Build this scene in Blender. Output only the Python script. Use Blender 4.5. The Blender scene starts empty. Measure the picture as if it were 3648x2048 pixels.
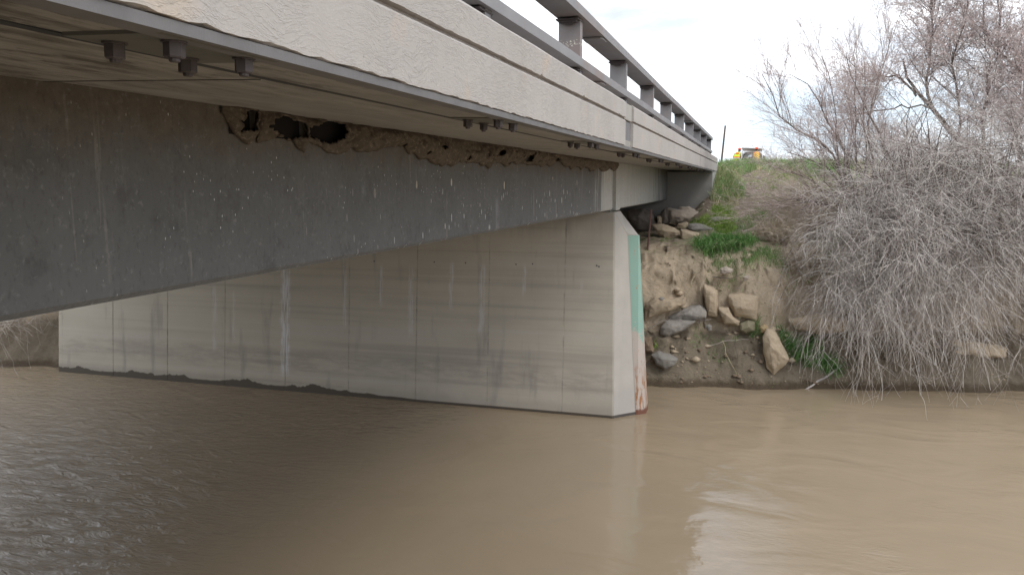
import bpy, bmesh, math, random
import numpy as np
from mathutils import Vector, Matrix
random.seed(7); RS = np.random.RandomState(11)
S = bpy.context.scene; COL = S.collection
R = math.radians
# ================= camera =================
EYE = 5.25
cd = bpy.data.cameras.new('camera'); cam = bpy.data.objects.new('camera', cd); COL.objects.link(cam)
S.camera = cam
f, vx, vy, roll = 2800.0, 2700-1824, 652-1024, 0.004
v = Vector((vx, vy, f)).normalized(); n = v.cross(Vector((1, -roll, 0))).normalized()
if n.y < 0: n = -n
up = -n; rt = v.cross(up)
if rt.x < 0: rt = -rt
# rows = world axes in camera (right, down, forward) coordinates
M = Matrix((rt, v, up))
cr = M @ Vector((1, 0, 0)); cdn = M @ Vector((0, 1, 0)); cf = M @ Vector((0, 0, 1))
mw = Matrix(((cr.x, -cdn.x, -cf.x, 0), (cr.y, -cdn.y, -cf.y, 0), (cr.z, -cdn.z, -cf.z, EYE), (0, 0, 0, 1)))
cam.matrix_world = mw
cd.sensor_width = 36; cd.lens = 36*2800/3648; cd.clip_start = .05; cd.clip_end = 4000
# ================= world, sun, exposure =================
W = bpy.data.worlds.new('World'); S.world = W; W.use_nodes = True
nt = W.node_tree; nt.nodes.clear()
SUN_EL, SUN_AZ = 48, 118          # azimuth measured clockwise from +Y
out = nt.nodes.new('ShaderNodeOutputWorld'); bg = nt.nodes.new('ShaderNodeBackground'); bg.inputs[1].default_value = .1
sky = nt.nodes.new('ShaderNodeTexSky'); sky.sky_type = 'NISHITA'; sky.sun_disc = False
sky.sun_elevation = R(SUN_EL); sky.sun_rotation = R(SUN_AZ); sky.air_density = 1.0; sky.dust_density = 1.5
tc = nt.nodes.new('ShaderNodeTexCoord')
mp = nt.nodes.new('ShaderNodeMapping'); mp.inputs['Scale'].default_value = (1, 1, 2.6)
nz = nt.nodes.new('ShaderNodeTexNoise'); nz.inputs['Scale'].default_value = 2.1; nz.inputs['Detail'].default_value = 7; nz.inputs['Roughness'].default_value = .55
nt.links.new(tc.outputs['Generated'], mp.inputs[0]); nt.links.new(mp.outputs[0], nz.inputs['Vector'])
rp = nt.nodes.new('ShaderNodeValToRGB'); rp.color_ramp.elements[0].position = .38; rp.color_ramp.elements[1].position = .57
nt.links.new(nz.outputs['Fac'], rp.inputs[0])
mp2 = nt.nodes.new('ShaderNodeMapping'); mp2.inputs['Scale'].default_value = (1, 1, 3.2); mp2.inputs['Location'].default_value = (3.1, 1.2, .4)
nz2 = nt.nodes.new('ShaderNodeTexNoise'); nz2.inputs['Scale'].default_value = 3.2; nz2.inputs['Detail'].default_value = 8
nt.links.new(tc.outputs['Generated'], mp2.inputs[0]); nt.links.new(mp2.outputs[0], nz2.inputs['Vector'])
rp2 = nt.nodes.new('ShaderNodeValToRGB')
rp2.color_ramp.elements[0].position = .36; rp2.color_ramp.elements[0].color = (5.0, 5.35, 5.8, 1)
rp2.color_ramp.elements[1].position = .57; rp2.color_ramp.elements[1].color = (13.6, 13.6, 13.7, 1)
nt.links.new(nz2.outputs['Fac'], rp2.inputs[0])
sb = nt.nodes.new('ShaderNodeMix'); sb.data_type = 'RGBA'; sb.inputs[0].default_value = .6
nt.links.new(sky.outputs[0], sb.inputs[6]); sb.inputs[7].default_value = (7.5, 8.9, 10.6, 1)     # thin high haze over the blue
mx = nt.nodes.new('ShaderNodeMix'); mx.data_type = 'RGBA'
nt.links.new(rp.outputs[0], mx.inputs[0]); nt.links.new(sb.outputs[2], mx.inputs[6]); nt.links.new(rp2.outputs[0], mx.inputs[7])
nt.links.new(mx.outputs[2], bg.inputs[0]); nt.links.new(bg.outputs[0], out.inputs[0])
sl = bpy.data.lights.new('sun', 'SUN'); sl.energy = 0.7; sl.angle = R(22); sl.color = (1, .955, .89)
so = bpy.data.objects.new('sun', sl); COL.objects.link(so)
az = R(SUN_AZ); el = R(SUN_EL)
sd = Vector((math.sin(az)*math.cos(el), math.cos(az)*math.cos(el), math.sin(el)))
so.rotation_euler = sd.to_track_quat('Z', 'Y').to_euler(); so.location = (30, -20, 60)
S.view_settings.view_transform = 'Standard'; S.view_settings.look = 'None'; S.view_settings.gamma = 1
S.view_settings.use_curve_mapping = False; S.view_settings.exposure = 0.80
S.render.engine = 'CYCLES'
S.cycles.max_bounces = 8; S.cycles.diffuse_bounces = 5

# ================= node helper =================
class NB:
    def __init__(s, name, rough=.85, spec=.3):
        s.m = bpy.data.materials.new(name); s.m.use_nodes = True; s.t = s.m.node_tree
        s.b = s.t.nodes['Principled BSDF']; s.b.inputs['Roughness'].default_value = rough
        s.b.inputs['Specular IOR Level'].default_value = spec
        g = s.t.nodes.new('ShaderNodeNewGeometry'); s.pos = g.outputs['Position']; s.bump_n = None
    def _in(s, sock, v):
        if v is None: return
        if hasattr(v, 'is_linked') or isinstance(v, bpy.types.NodeSocket): s.t.links.new(v, sock)
        elif isinstance(v, (tuple, list)) and len(v) == 3 and sock.type == 'RGBA': sock.default_value = (*v, 1)
        else: sock.default_value = v
    def map(s, vec, scale=(1, 1, 1), loc=(0, 0, 0), rot=(0, 0, 0)):
        n = s.t.nodes.new('ShaderNodeMapping'); s._in(n.inputs['Vector'], vec)
        n.inputs['Scale'].default_value = scale; n.inputs['Location'].default_value = loc; n.inputs['Rotation'].default_value = rot
        return n.outputs[0]
    def noise(s, scale, detail=5, rough=.55, vec=None, dist=0, st=None, loc=(0, 0, 0)):
        n = s.t.nodes.new('ShaderNodeTexNoise'); v = s.pos if vec is None else vec
        if st or loc != (0, 0, 0): v = s.map(v, st or (1, 1, 1), loc)
        s._in(n.inputs['Vector'], v)
        n.inputs['Scale'].default_value = scale; n.inputs['Detail'].default_value = detail
        n.inputs['Roughness'].default_value = rough; n.inputs['Distortion'].default_value = dist
        return n.outputs['Fac']
    def vor(s, scale, vec=None, st=None, feature='F1', rand=1, out='Distance'):
        n = s.t.nodes.new('ShaderNodeTexVoronoi'); n.feature = feature; v = s.pos if vec is None else vec
        if st: v = s.map(v, st)
        s._in(n.inputs['Vector'], v); n.inputs['Scale'].default_value = scale; n.inputs['Randomness'].default_value = rand
        return n.outputs[out]
    def wave(s, scale, dist, vec=None, st=None, detail=3, dscale=1):
        n = s.t.nodes.new('ShaderNodeTexWave'); v = s.pos if vec is None else vec
        if st: v = s.map(v, st)
        s._in(n.inputs['Vector'], v); n.inputs['Scale'].default_value = scale; n.inputs['Distortion'].default_value = dist
        n.inputs['Detail'].default_value = detail; n.inputs['Detail Scale'].default_value = dscale
        return n.outputs['Fac']
    def ramp(s, fac, pts):
        n = s.t.nodes.new('ShaderNodeValToRGB'); e = n.color_ramp.elements
        while len(e) < len(pts): e.new(.5)
        for i, (p, c) in enumerate(pts):
            e[i].position = p; e[i].color = (*c, 1) if isinstance(c, (tuple, list)) else (c, c, c, 1)
        s._in(n.inputs[0], fac); return n.outputs[0]
    def ss(s, v, a, b):
        n = s.t.nodes.new('ShaderNodeMapRange'); n.interpolation_type = 'SMOOTHSTEP'
        s._in(n.inputs[0], v)
        if a <= b: n.inputs[1].default_value = a; n.inputs[2].default_value = b
        else: n.inputs[1].default_value = b; n.inputs[2].default_value = a; n.inputs[3].default_value = 1; n.inputs[4].default_value = 0
        return n.outputs[0]
    def math(s, op, a, b=0, c=0):
        n = s.t.nodes.new('ShaderNodeMath'); n.operation = op; s._in(n.inputs[0], a); s._in(n.inputs[1], b); s._in(n.inputs[2], c); return n.outputs[0]
    def mul(s, a, b): return s.math('MULTIPLY', a, b)
    def add(s, a, b): return s.math('ADD', a, b)
    def mix(s, fac, a, b, mode='MIX'):
        n = s.t.nodes.new('ShaderNodeMix'); n.data_type = 'RGBA'; n.blend_type = mode
        s._in(n.inputs[0], fac); s._in(n.inputs[6], a); s._in(n.inputs[7], b); return n.outputs[2]
    def xyz(s):
        n = s.t.nodes.new('ShaderNodeSeparateXYZ'); s._in(n.inputs[0], s.pos); return n.outputs
    def rnd(s):
        n = s.t.nodes.new('ShaderNodeObjectInfo'); return n.outputs['Random']
    def color(s, c): s._in(s.b.inputs['Base Color'], c)
    def rough(s, c): s._in(s.b.inputs['Roughness'], c)
    def bump(s, h, strength=.5, dist=.01):
        n = s.t.nodes.new('ShaderNodeBump'); n.inputs['Strength'].default_value = strength; n.inputs['Distance'].default_value = dist
        s._in(n.inputs['Height'], h)
        if s.bump_n: s.t.links.new(s.bump_n, n.inputs['Normal'])
        s.bump_n = n.outputs[0]; s.t.links.new(s.bump_n, s.b.inputs['Normal'])

# ================= materials =================
MAT = {}
def m_simple(key, col, rough=.7, var=.15, scale=4, metal=0, spec=.3):
    n = NB(key, rough, spec); a = n.noise(scale, 4)
    n.color(n.mix(a, tuple(c*(1-var) for c in col), tuple(min(1, c*(1+var)) for c in col))); n.b.inputs['Metallic'].default_value = metal
    MAT[key] = n.m; return n
# parapet concrete, trowelled render finish
n = NB('parapet_concrete', .9, .25); p = n.xyz()
base = n.mix(n.noise(1.3, 6), (.37, .338, .31), (.47, .435, .405))
base = n.mix(n.mul(n.noise(1.0, 4, st=(1, 9, .5)), .35), base, (.33, .31, .30))
base = n.mix(n.mul(n.ss(n.noise(3, 5, loc=(5, 1, 2)), .58, .75), .5), base, (.50, .40, .30))
base = n.mix(n.ss(n.vor(11), .07, .02), base, (.2, .19, .18))
n.color(base)
w1 = n.noise(1.1, 2, vec=n.map(n.pos, (1, 1, 1), (3, 2, 1)))
vecd = n.t.nodes.new('ShaderNodeVectorMath'); vecd.operation = 'ADD'
nv = n.t.nodes.new('ShaderNodeTexNoise'); nv.inputs['Scale'].default_value = 1.7; nv.inputs['Detail'].default_value = 2
n.t.links.new(n.pos, nv.inputs['Vector']); sc = n.t.nodes.new('ShaderNodeVectorMath'); sc.operation = 'SCALE'; sc.inputs['Scale'].default_value = .30
n.t.links.new(nv.outputs['Color'], sc.inputs[0]); n.t.links.new(n.pos, vecd.inputs[0]); n.t.links.new(sc.outputs[0], vecd.inputs[1])
ridge = n.noise(7, 5, .62, vec=n.map(vecd.outputs[0], (1, .9, 6.0)))
rl = n.ss(n.math('ABSOLUTE', n.add(ridge, -.5)), .05, .0)
rmask = n.add(n.mul(n.ss(n.noise(1.4, 4, .6, loc=(3, 3, 1)), .38, .62), .85), .15)
n.bump(n.mul(rl, rmask), .42, .007)
n.bump(n.mul(n.ss(n.noise(16, 4, .6, vec=n.map(vecd.outputs[0], (1, 1.1, 4.5), (5, 1, 2))), .56, .66), rmask), .35, .006)
n.bump(n.noise(60, 3), .35, .006)
MAT['parapet'] = n.m
# smooth drip strip
n = m_simple('strip_concrete', (.175, .17, .17), .85, .25, 6); n.bump(n.noise(40, 3, st=(1, 3, 1)), .3, .004)
# soffit
n = NB('soffit_concrete', .85, .25); p = n.xyz()
c = n.mix(n.noise(.9, 6, .6, st=(2.2, .8, 1)), (.215, .20, .185), (.37, .35, .325))
c = n.mix(n.mul(n.ss(n.noise(1.6, 5, .65, st=(3.2, .7, 1), loc=(2, 7, 1)), .42, .58), n.add(n.mul(n.ss(p[1], 3.2, 1.6), .75), n.mul(n.ss(p[1], 9, 2), .25))), c, (.062, .058, .045))
c = n.mix(n.mul(n.rnd(), .35), c, (.35, .32, .28))
c = n.mix(n.mul(n.ss(n.noise(6, 6, .7, st=(1.5, .45, 1), loc=(4, 4, 1)), .50, .62), n.add(n.mul(n.ss(p[1], 4.5, 1.5), .65), .12)), c, (.07, .066, .052))
n.color(c); n.bump(n.noise(14, 5), .25, .008); n.bump(n.noise(5, 4, st=(4, .5, 1)), .3, .01)
MAT['soffit'] = n.m
# girder concrete: dark grey stain, clean near the pier
def girder_mat(key, far):
    n = NB(key, .82, .3); p = n.xyz()
    c = n.mix(n.noise(1.2, 6, .6), (.095, .095, .095), (.165, .164, .162))
    c = n.mix(n.mul(n.ss(n.noise(7, 7, .72), .5, .72), .55), c, (.17, .168, .165))
    c = n.mix(n.mul(n.ss(n.noise(3.3, 6, .7, loc=(4, 2, 9)), .52, .68), .55), c, (.06, .058, .056))
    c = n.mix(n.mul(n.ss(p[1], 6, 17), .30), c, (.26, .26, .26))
    c = n.mix(n.mul(n.noise(2.2, 5, .6, st=(1, 4, .22)), .6), c, (.10, .098, .095))
    top = n.ss(n.add(p[2], n.mul(n.noise(5, 6, .7), .5)), 5.5, 5.95)
    c = n.mix(top, c, n.mix(n.noise(11, 5, .7), (.06, .052, .042), (.19, .16, .125)))
    # pale runs
    run = n.mul(n.mul(n.ss(n.noise(2.0, 3, .5, st=(1, 1, .12), loc=(0, 3, 0)), .60, .72), .6), n.mul(n.ss(n.noise(1.3, 3, .6, loc=(2, 2, 7)), .42, .62), n.ss(p[1], 6, 9)))
    c = n.mix(run, c, (.32, .32, .34))
    c = n.mix(n.mul(n.ss(n.noise(2.4, 4, loc=(3, 9, 5)), .64, .78), .35), c, (.3, .31, .32))
    thin = n.mul(n.mul(n.ss(n.noise(11.0, 3, .6, st=(1, 1, .05), loc=(0, 8, 0)), .60, .70), .42), n.ss(n.noise(1.9, 4, .6, loc=(2, 5, 7)), .48, .62))
    c = n.mix(thin, c, (.32, .30, .28))
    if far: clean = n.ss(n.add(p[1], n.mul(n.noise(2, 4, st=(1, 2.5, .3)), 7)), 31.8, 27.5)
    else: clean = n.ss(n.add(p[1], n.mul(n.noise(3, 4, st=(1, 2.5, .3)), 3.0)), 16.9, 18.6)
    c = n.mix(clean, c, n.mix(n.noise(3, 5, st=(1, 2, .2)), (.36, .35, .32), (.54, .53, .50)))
    # droppings
    sp = n.ss(n.vor(10, st=(.0, 1.7, .36)), .14, .09)
    sp = n.mul(sp, n.ss(n.noise(1.2, 3, loc=(7, 0, 3)), .40, .52))
    sp = n.mul(sp, n.mul(n.ss(p[2], 5.45, 4.95), n.ss(p[1], 4.0, 9)))
    sp2 = n.ss(n.vor(22, st=(.0, 1.5, .6)), .13, .08); sp2 = n.mul(sp2, n.mul(n.ss(n.noise(2.5, 3, loc=(1, 0, 3)), .52, .6), n.ss(p[1], 2.5, 4)))
    c = n.mix(n.math('MAXIMUM', sp, n.mul(sp2, .8)), c, (.75, .76, .76))
    sp3 = n.ss(n.add(n.vor(2.1, st=(0, 1.7, .8)), n.mul(n.noise(30, 4), .05)), .115, .10)
    c = n.mix(n.mul(sp3, n.ss(p[1], 5, 8)), c, (.5, .45, .37))
    c = n.mix(n.mul(n.ss(n.noise(38, 5, .7, st=(1, 1, .5)), .52, .68), .35), c, (.055, .053, .05))
    c = n.mix(n.mul(n.ss(n.noise(24, 5, .7, loc=(3, 1, 2)), .56, .70), .35), c, (.26, .255, .25))
    n.color(c); n.bump(n.noise(9, 6), .3, .012); n.bump(n.noise(30, 3, st=(1, .25, 1)), .2, .004)
    n.bump(n.noise(55, 4, .7), .35, .004); MAT[key] = n.m
girder_mat('girder_stained', False); girder_mat('girder_far', True)
# pier concrete
n = NB('pier_concrete', .85, .3); p = n.xyz()
c = n.mix(n.noise(1.0, 6, .6, st=(1, 1, 1.6)), (.43, .395, .335), (.57, .525, .455))
warm = n.ss(n.add(p[0], n.mul(n.noise(.8, 3), 3)), -6, -11.5)
c = n.mix(n.mul(warm, .35), c, (.47, .43, .35))
for jx in (-4.13, -5.95, -7.79, -9.62, -11.44, -13.27, -15.1, -16.93, -18.72):
    jd = n.math('ABSOLUTE', n.add(n.add(p[0], -jx), n.mul(n.add(n.noise(4, 4, st=(0, 0, 1)), -.5), .03)))
    c = n.mix(n.mul(n.ss(jd, .03, .004), n.ss(n.noise(2.2, 4, .7, loc=(jx, 0, 0)), .40, .85)), c, (.22, .205, .185))
band = n.noise(1.5, 4, .6, st=(.05, 1, 2.6), loc=(0, 0, 4.2))
c = n.mix(n.mul(n.ss(band, .48, .66), .38), c, (.27, .25, .235))
c = n.mix(n.mul(n.ss(band, .46, .34), .4), c, (.52, .50, .47))
c = n.mix(n.mul(n.ss(n.noise(3, 5, st=(1, 1, .12), loc=(4, 0, 1)), .55, .75), .5), c, (.24, .235, .225))
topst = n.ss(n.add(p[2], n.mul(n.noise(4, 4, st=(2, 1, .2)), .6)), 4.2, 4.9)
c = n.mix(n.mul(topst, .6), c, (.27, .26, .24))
# tide marks
lowb = n.mul(n.mul(n.ss(p[2], 1.15, .95), n.ss(p[2], .35, .7)), n.ss(n.noise(2.6, 6, .7, st=(.5, 1, 2)), .36, .66))
c = n.mix(n.mul(lowb, .38), c, (.225, .20, .19))
# white lime runs at chosen joints
def streak(x0, w, z0, z1, seed, amt):
    wob = n.mul(n.add(n.noise(3, 3, st=(0, 0, 1), loc=(0, 0, seed)), -.5), w*2.0)
    d = n.math('ABSOLUTE', n.add(n.add(p[0], -x0), wob))
    a = n.ss(d, w, w*.35)
    a = n.mul(a, n.mul(n.ss(p[2], z0, z0+.3), n.ss(p[2], z1, z1-.25)))
    lines = n.ss(n.noise(38, 3, .6, st=(1, 0, .045), loc=(seed, 0, seed)), .40, .56)
    return n.mul(n.mul(a, lines), amt)
for (x0, w, z0, z1, sd_, am) in ((-11.45, .17, .3, 3.3, 1, 1.0), (-13.6, .1, .8, 2.7, 2, .4), (-9.75, .07, 1.6, 3.6, 3, .5), (-8.75, .06, 2.2, 3.4, 4, .6),
        (-7.95, .09, 1.5, 3.4, 5, .5), (-6.9, .07, 2.2, 3.5, 6, .6), (-6.12, .1, 1.6, 3.5, 7, .5), (-5.1, .06, 2.6, 3.5, 8, .5), (-13.0, .05, 1.1, 2.6, 9, .35), (-3.75, .05, 2.7, 3.2, 10, .3)):
    c = n.mix(streak(x0, w, z0, z1, sd_, am), c, (.66, .66, .68))
# wet muddy line, lumps to the left
lump = n.add(n.mul(n.ss(n.noise(.9, 5, .6, st=(1, 0, 0)), .42, .72), .17), n.mul(n.noise(9, 5, .7, st=(1, 0, 0)), .11))
lumpL = n.mul(lump, n.ss(p[0], -7.5, -10.5))
wet = n.ss(n.add(p[2], n.mul(lumpL, -1)), .075, .045)
c = n.mix(n.mul(n.ss(n.add(p[2], n.mul(n.noise(3, 5, .6), .25)), .5, .2), .4), c, (.25, .225, .20))
c = n.mix(wet, c, (.09, .076, .062))
n.color(c); n.rough(n.mix(wet, (.85,)*3, (.45,)*3)); n.bump(n.noise(9, 6, .6), .25, .012); n.bump(n.ss(n.vor(7), .06, .0), .5, -.01)
MAT['pier'] = n.m
n = NB('nose_concrete', .85, .3); p = n.xyz()
c = n.mix(n.noise(2.5, 6, .6), (.37, .345, .31), (.49, .46, .42)); wet = n.ss(p[2], .075, .05)
c = n.mix(n.mul(n.ss(p[2], .8, .5), .25), c, (.35, .32, .32))
n.color(n.mix(wet, c, (.08, .07, .065))); n.bump(n.noise(12, 6, .6), .25, .01); MAT['nose'] = n.m
# abutment
n = NB('abutment_concrete', .88, .25)
n.color(n.mix(n.noise(1.1, 6, .6, st=(1, 1, 2)), (.30, .29, .275), (.42, .41, .39))); n.bump(n.noise(9, 6), .25, .01); MAT['abutment'] = n.m
# painted steel nose plate, green going to rust
n = NB('nose_plate_paint', .55, .4); p = n.xyz()
ns = n.add(p[2], n.mul(n.add(n.noise(4, 6, .7, st=(1, 1, .6)), -.5), 1.5))
c = n.mix(n.noise(3, 4), (.25, .41, .345), (.30, .47, .40))
c = n.mix(n.ss(n.add(p[2], n.mul(n.add(n.noise(7, 7, .75, st=(1, 1, .6)), -.5), 2.6)), 1.86, 1.80), c, n.mix(n.noise(5, 5), (.50, .41, .35), (.46, .43, .40)))
c = n.mix(n.ss(n.noise(12, 7, .75, st=(1, 1, .5)), .61, .635), c, (.42, .27, .17))
c = n.mix(n.mul(n.ss(ns, 1.35, .55), n.ss(n.noise(4, 5, .7, st=(3, 3, .5)), .47, .58)), c, (.33, .145, .06))
c = n.mix(n.ss(n.add(p[2], n.mul(n.noise(9, 4), .25)), .28, .2), c, (.17, .07, .045))
n.color(c); n.bump(n.noise(20, 5), .3, .004); MAT['nose_plate'] = n.m
# weathered rail steel
n = NB('rail_steel', .6, .4)
c = n.mix(n.noise(3, 5), (.21, .20, .20), (.30, .29, .295)); c = n.mix(n.mul(n.ss(n.noise(1.2, 4, .6, loc=(4, 4, 4)), .5, .7), .5), c, (.27, .19, .16))
p = n.xyz(); mk = n.mul(n.mul(n.ss(p[2], 6.625, 6.635), n.ss(p[2], 6.70, 6.69)), n.mul(n.ss(n.noise(48, 4, .7), .55, .60), n.ss(p[1], 8.4, 8.3))); c = n.mix(mk, c, (.72, .70, .58))
n.color(c); n.b.inputs['Metallic'].default_value = .25; n.bump(n.noise(50, 2), .15, .003); MAT['rail'] = n.m
n = NB('bolt_steel', .6, .4)
n.color(n.mix(n.noise(18, 4), (.055, .045, .045), (.13, .11, .11))); n.b.inputs['Metallic'].default_value = .3; MAT['bolt'] = n.m
n = NB('plate_steel', .7, .3); n.color(n.mix(n.noise(5, 5), (.10, .105, .095), (.16, .15, .13))); MAT['plate'] = n.m
n = NB('rusty_steel', .8, .2); n.color(n.mix(n.noise(14, 5), (.10, .055, .045), (.20, .12, .10))); MAT['rust'] = n.m
n = NB('mud_nest', 1, .1); c = n.mix(n.noise(9, 6, .7), (.05, .042, .034), (.23, .185, .14)); c = n.mix(n.mul(n.ss(n.noise(26, 5, .7), .5, .7), .6), c, (.36, .29, .21))
n.color(c); n.bump(n.noise(28, 5, .75), 1, .03); MAT['mud'] = n.m
# water
n = NB('river_water', .035, .5); p = n.xyz()
n.color(n.mix(n.noise(.22, 4, .5, st=(.6, 1.4, 1)), (.285, .222, .150), (.335, .263, .180))); n.b.inputs['IOR'].default_value = 1.45
big = n.noise(.28, 3, .5, loc=(3, 1, 0)); leftm = n.math('MAXIMUM', n.ss(p[0], -5.5, -9.5), n.mul(n.ss(big, .55, .7), .35))
r1 = n.noise(3.2, 5, .6, st=(.5, 1.25, 1), dist=1.6); r2 = n.noise(11, 3, .6, st=(.45, 1.3, 1), dist=.6)
n.bump(n.mul(r1, n.add(n.mul(leftm, .8), .045)), 1.0, .085)
n.bump(n.mul(r2, n.add(n.mul(leftm, .8), n.mul(n.ss(n.noise(.7, 5, .65, loc=(9, 2, 0)), .44, .64), .20))), 1.0, .024)
n.bump(n.noise(.7, 2, .45, st=(.7, 1.1, 1), dist=1.0), 1.0, .045)
MAT['water'] = n.m
# ground
n = NB('bank_soil', .95, .12); p = n.xyz()
n1 = n.noise(.9, 6, .6); n2 = n.noise(5, 6, .65)
sand = n.mix(n2, (.44, .35, .25), (.66, .545, .41))
mud = n.mix(n2, (.18, .148, .108), (.32, .268, .20))
top = n.mix(n2, (.22, .175, .125), (.37, .31, .235))
c = n.mix(n.ss(n.add(p[2], n.mul(n.noise(1.5, 5, .6, loc=(5, 5, 5)), 1.4)), 1.75, 2.25), mud, sand)
c = n.mix(n.ss(n.add(p[2], n.mul(n1, .8)), 3.6, 4.1), c, top)
c = n.mix(n.mul(n.ss(n.noise(2.6, 4, .6, loc=(1, 4, 2)), .56, .66), n.ss(p[2], 3.0, 3.8)), c, (.13, .19, .05))
c = n.mix(n.ss(n.noise(22, 4, .7), .60, .72), c, n.mix(.5, c, (.09, .06, .04)))
st_ = n.mul(n.ss(n.vor(14), .28, .16), n.ss(n.noise(1.3, 3, loc=(8, 1, 1)), .5, .6))
c = n.mix(n.mul(st_, n.ss(p[2], 3.4, 3.9)), c, (.50, .45, .38))
wetm = n.ss(n.add(p[2], n.mul(n2, .25)), .36, .2)
c = n.mix(n.mul(wetm, .8), c, (.085, .058, .035))
n.color(c); n.rough(n.mix(wetm, (.95,)*3, (.45,)*3)); n.bump(n2, 1, .07); n.bump(n.noise(13, 6, .75), 1, .05); n.bump(n.noise(40, 4, .7), .8, .015)
MAT['soil'] = n.m
def rock_mat(key, a, b):
    n = NB(key, .9, .2); c = n.mix(n.noise(3.5, 7, .62), a, b)
    c = n.mix(n.mul(n.rnd(), .35), c, tuple(x*.72 for x in a)); c = n.mix(n.mul(n.ss(n.noise(2, 5, .7, loc=(9, 2, 1)), .52, .66), .5), c, tuple(x*.55 for x in a))
    n.color(c); n.bump(n.noise(7, 7, .65), .75, .05); n.bump(n.noise(40, 4, .6), .5, .008); MAT[key] = n.m
rock_mat('tan', (.40, .315, .22), (.56, .46, .34)); rock_mat('pale', (.36, .30, .245), (.52, .45, .38)); rock_mat('gray', (.22, .205, .185), (.36, .335, .30))
rock_mat('slate', (.25, .23, .205), (.40, .37, .33)); rock_mat('dark', (.19, .165, .14), (.30, .26, .225)); rock_mat('olive', (.26, .23, .155), (.38, .34, .24))
rock_mat('ochre', (.44, .32, .17), (.55, .42, .26)); rock_mat('brown', (.21, .15, .105), (.33, .25, .18))
def plant_mat(key, a, b, sc=3, rough=.8, trans=0):
    n = NB(key, rough, .2); n.color(n.mix(n.ss(n.noise(sc, 4), .3, .7), a, b))
    MAT[key] = n.m
plant_mat('bark', (.12, .095, .08), (.24, .20, .175), 5); plant_mat('twig_gray', (.28, .24, .225), (.66, .60, .57), 2); plant_mat('twig_pale', (.50, .45, .41), (.76, .71, .66), 5)
plant_mat('twig_red', (.36, .27, .25), (.62, .52, .48), 5); plant_mat('twig_crown', (.44, .37, .35), (.76, .68, .65), 4); plant_mat('bud', (.50, .36, .33), (.74, .60, .56), 8); plant_mat('dry', (.40, .32, .26), (.66, .56, .47), 6)
plant_mat('grass_lush', (.09, .21, .055), (.22, .40, .13), 5); plant_mat('grass_yellow', (.17, .28, .05), (.33, .44, .11), 5); plant_mat('straw', (.40, .34, .20), (.58, .50, .34), 6)
plant_mat('grass_mid', (.13, .23, .075), (.27, .40, .15), 3)
m_simple('asphalt', (.055, .055, .055), .9, .2, 3); m_simple('road_paint', (.75, .75, .72), .7); m_simple('deck_concrete', (.36, .34, .31), .9, .15, 2)
m_simple('pole_wood', (.11, .085, .07), .9, .2, 6); m_simple('wire', (.05, .05, .05), .6)
m_simple('van_white', (.78, .79, .78), .35, .03, 2, 0, .5); m_simple('van_dark', (.03, .03, .035), .5); m_simple('van_gray', (.35, .35, .34), .6)
m_simple('tire', (.02, .02, .02), .9); m_simple('tail_red', (.5, .02, .02), .3)
n = NB('van_glass', .05, .5); n.color((.5, .56, .58)); n.b.inputs['Transmission Weight'].default_value = 1; n.b.inputs['IOR'].default_value = 1.05; MAT['glass'] = n.m
m_simple('vest_orange', (.95, .17, .03), .7, .05); m_simple('vest_yellow', (.72, .95, .05), .7, .05); m_simple('stripe', (.95, .85, .20), .6, .05); m_simple('helmet', (.95, .10, .03), .4, .03)
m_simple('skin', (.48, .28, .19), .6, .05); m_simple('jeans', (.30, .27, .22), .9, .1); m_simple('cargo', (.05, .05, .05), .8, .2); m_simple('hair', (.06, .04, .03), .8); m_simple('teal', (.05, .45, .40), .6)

# ================= object helpers =================
def link(o, parent=None):
    COL.objects.link(o)
    if parent is not None: o.parent = parent
    return o
def prop(o, label=None, cat=None, group=None, kind=None):
    if label: o['label'] = label
    if cat: o['category'] = cat
    if group: o['group'] = group
    if kind: o['kind'] = kind
    return o
def empty(name, loc, label, cat, group=None):
    o = bpy.data.objects.new(name, None); o.location = loc; o.empty_display_size = .2; link(o); prop(o, label, cat, group)
    bpy.context.view_layer.update(); return o
def local(o, parent):   # meshes are written in world coordinates; keep them there under a moved parent
    if parent is not None: o.matrix_parent_inverse = Matrix.Translation(parent.location).inverted() @ Matrix.Identity(4)
def meshobj(name, verts, faces, mat, parent=None, smooth=False):
    me = bpy.data.meshes.new(name); me.from_pydata([tuple(x) for x in verts], [], faces); me.materials.append(MAT[mat])
    if smooth: me.polygons.foreach_set('use_smooth', [True]*len(me.polygons))
    me.update(); o = bpy.data.objects.new(name, me); link(o, parent); local(o, parent); return o
def npmesh(name, V, F, mat, parent=None, smooth=False):
    me = bpy.data.meshes.new(name); V = np.asarray(V, np.float32); F = np.asarray(F, np.int32); k = F.shape[1]
    me.vertices.add(len(V)); me.vertices.foreach_set('co', V.ravel()); me.loops.add(F.size); me.loops.foreach_set('vertex_index', F.ravel())
    me.polygons.add(len(F)); me.polygons.foreach_set('loop_start', np.arange(0, F.size, k, dtype=np.int32)); me.polygons.foreach_set('loop_total', np.full(len(F), k, np.int32))
    if smooth: me.polygons.foreach_set('use_smooth', np.ones(len(F), bool))
    me.materials.append(MAT[mat]); me.update(calc_edges=True); me.validate()
    o = bpy.data.objects.new(name, me); link(o, parent); local(o, parent); return o
BF = [(0, 3, 2, 1), (4, 5, 6, 7), (0, 1, 5, 4), (1, 2, 6, 5), (2, 3, 7, 6), (3, 0, 4, 7)]
def boxv(x0, x1, y0, y1, z0, z1): return [(x0, y0, z0), (x1, y0, z0), (x1, y1, z0), (x0, y1, z0), (x0, y0, z1), (x1, y0, z1), (x1, y1, z1), (x0, y1, z1)]
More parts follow.
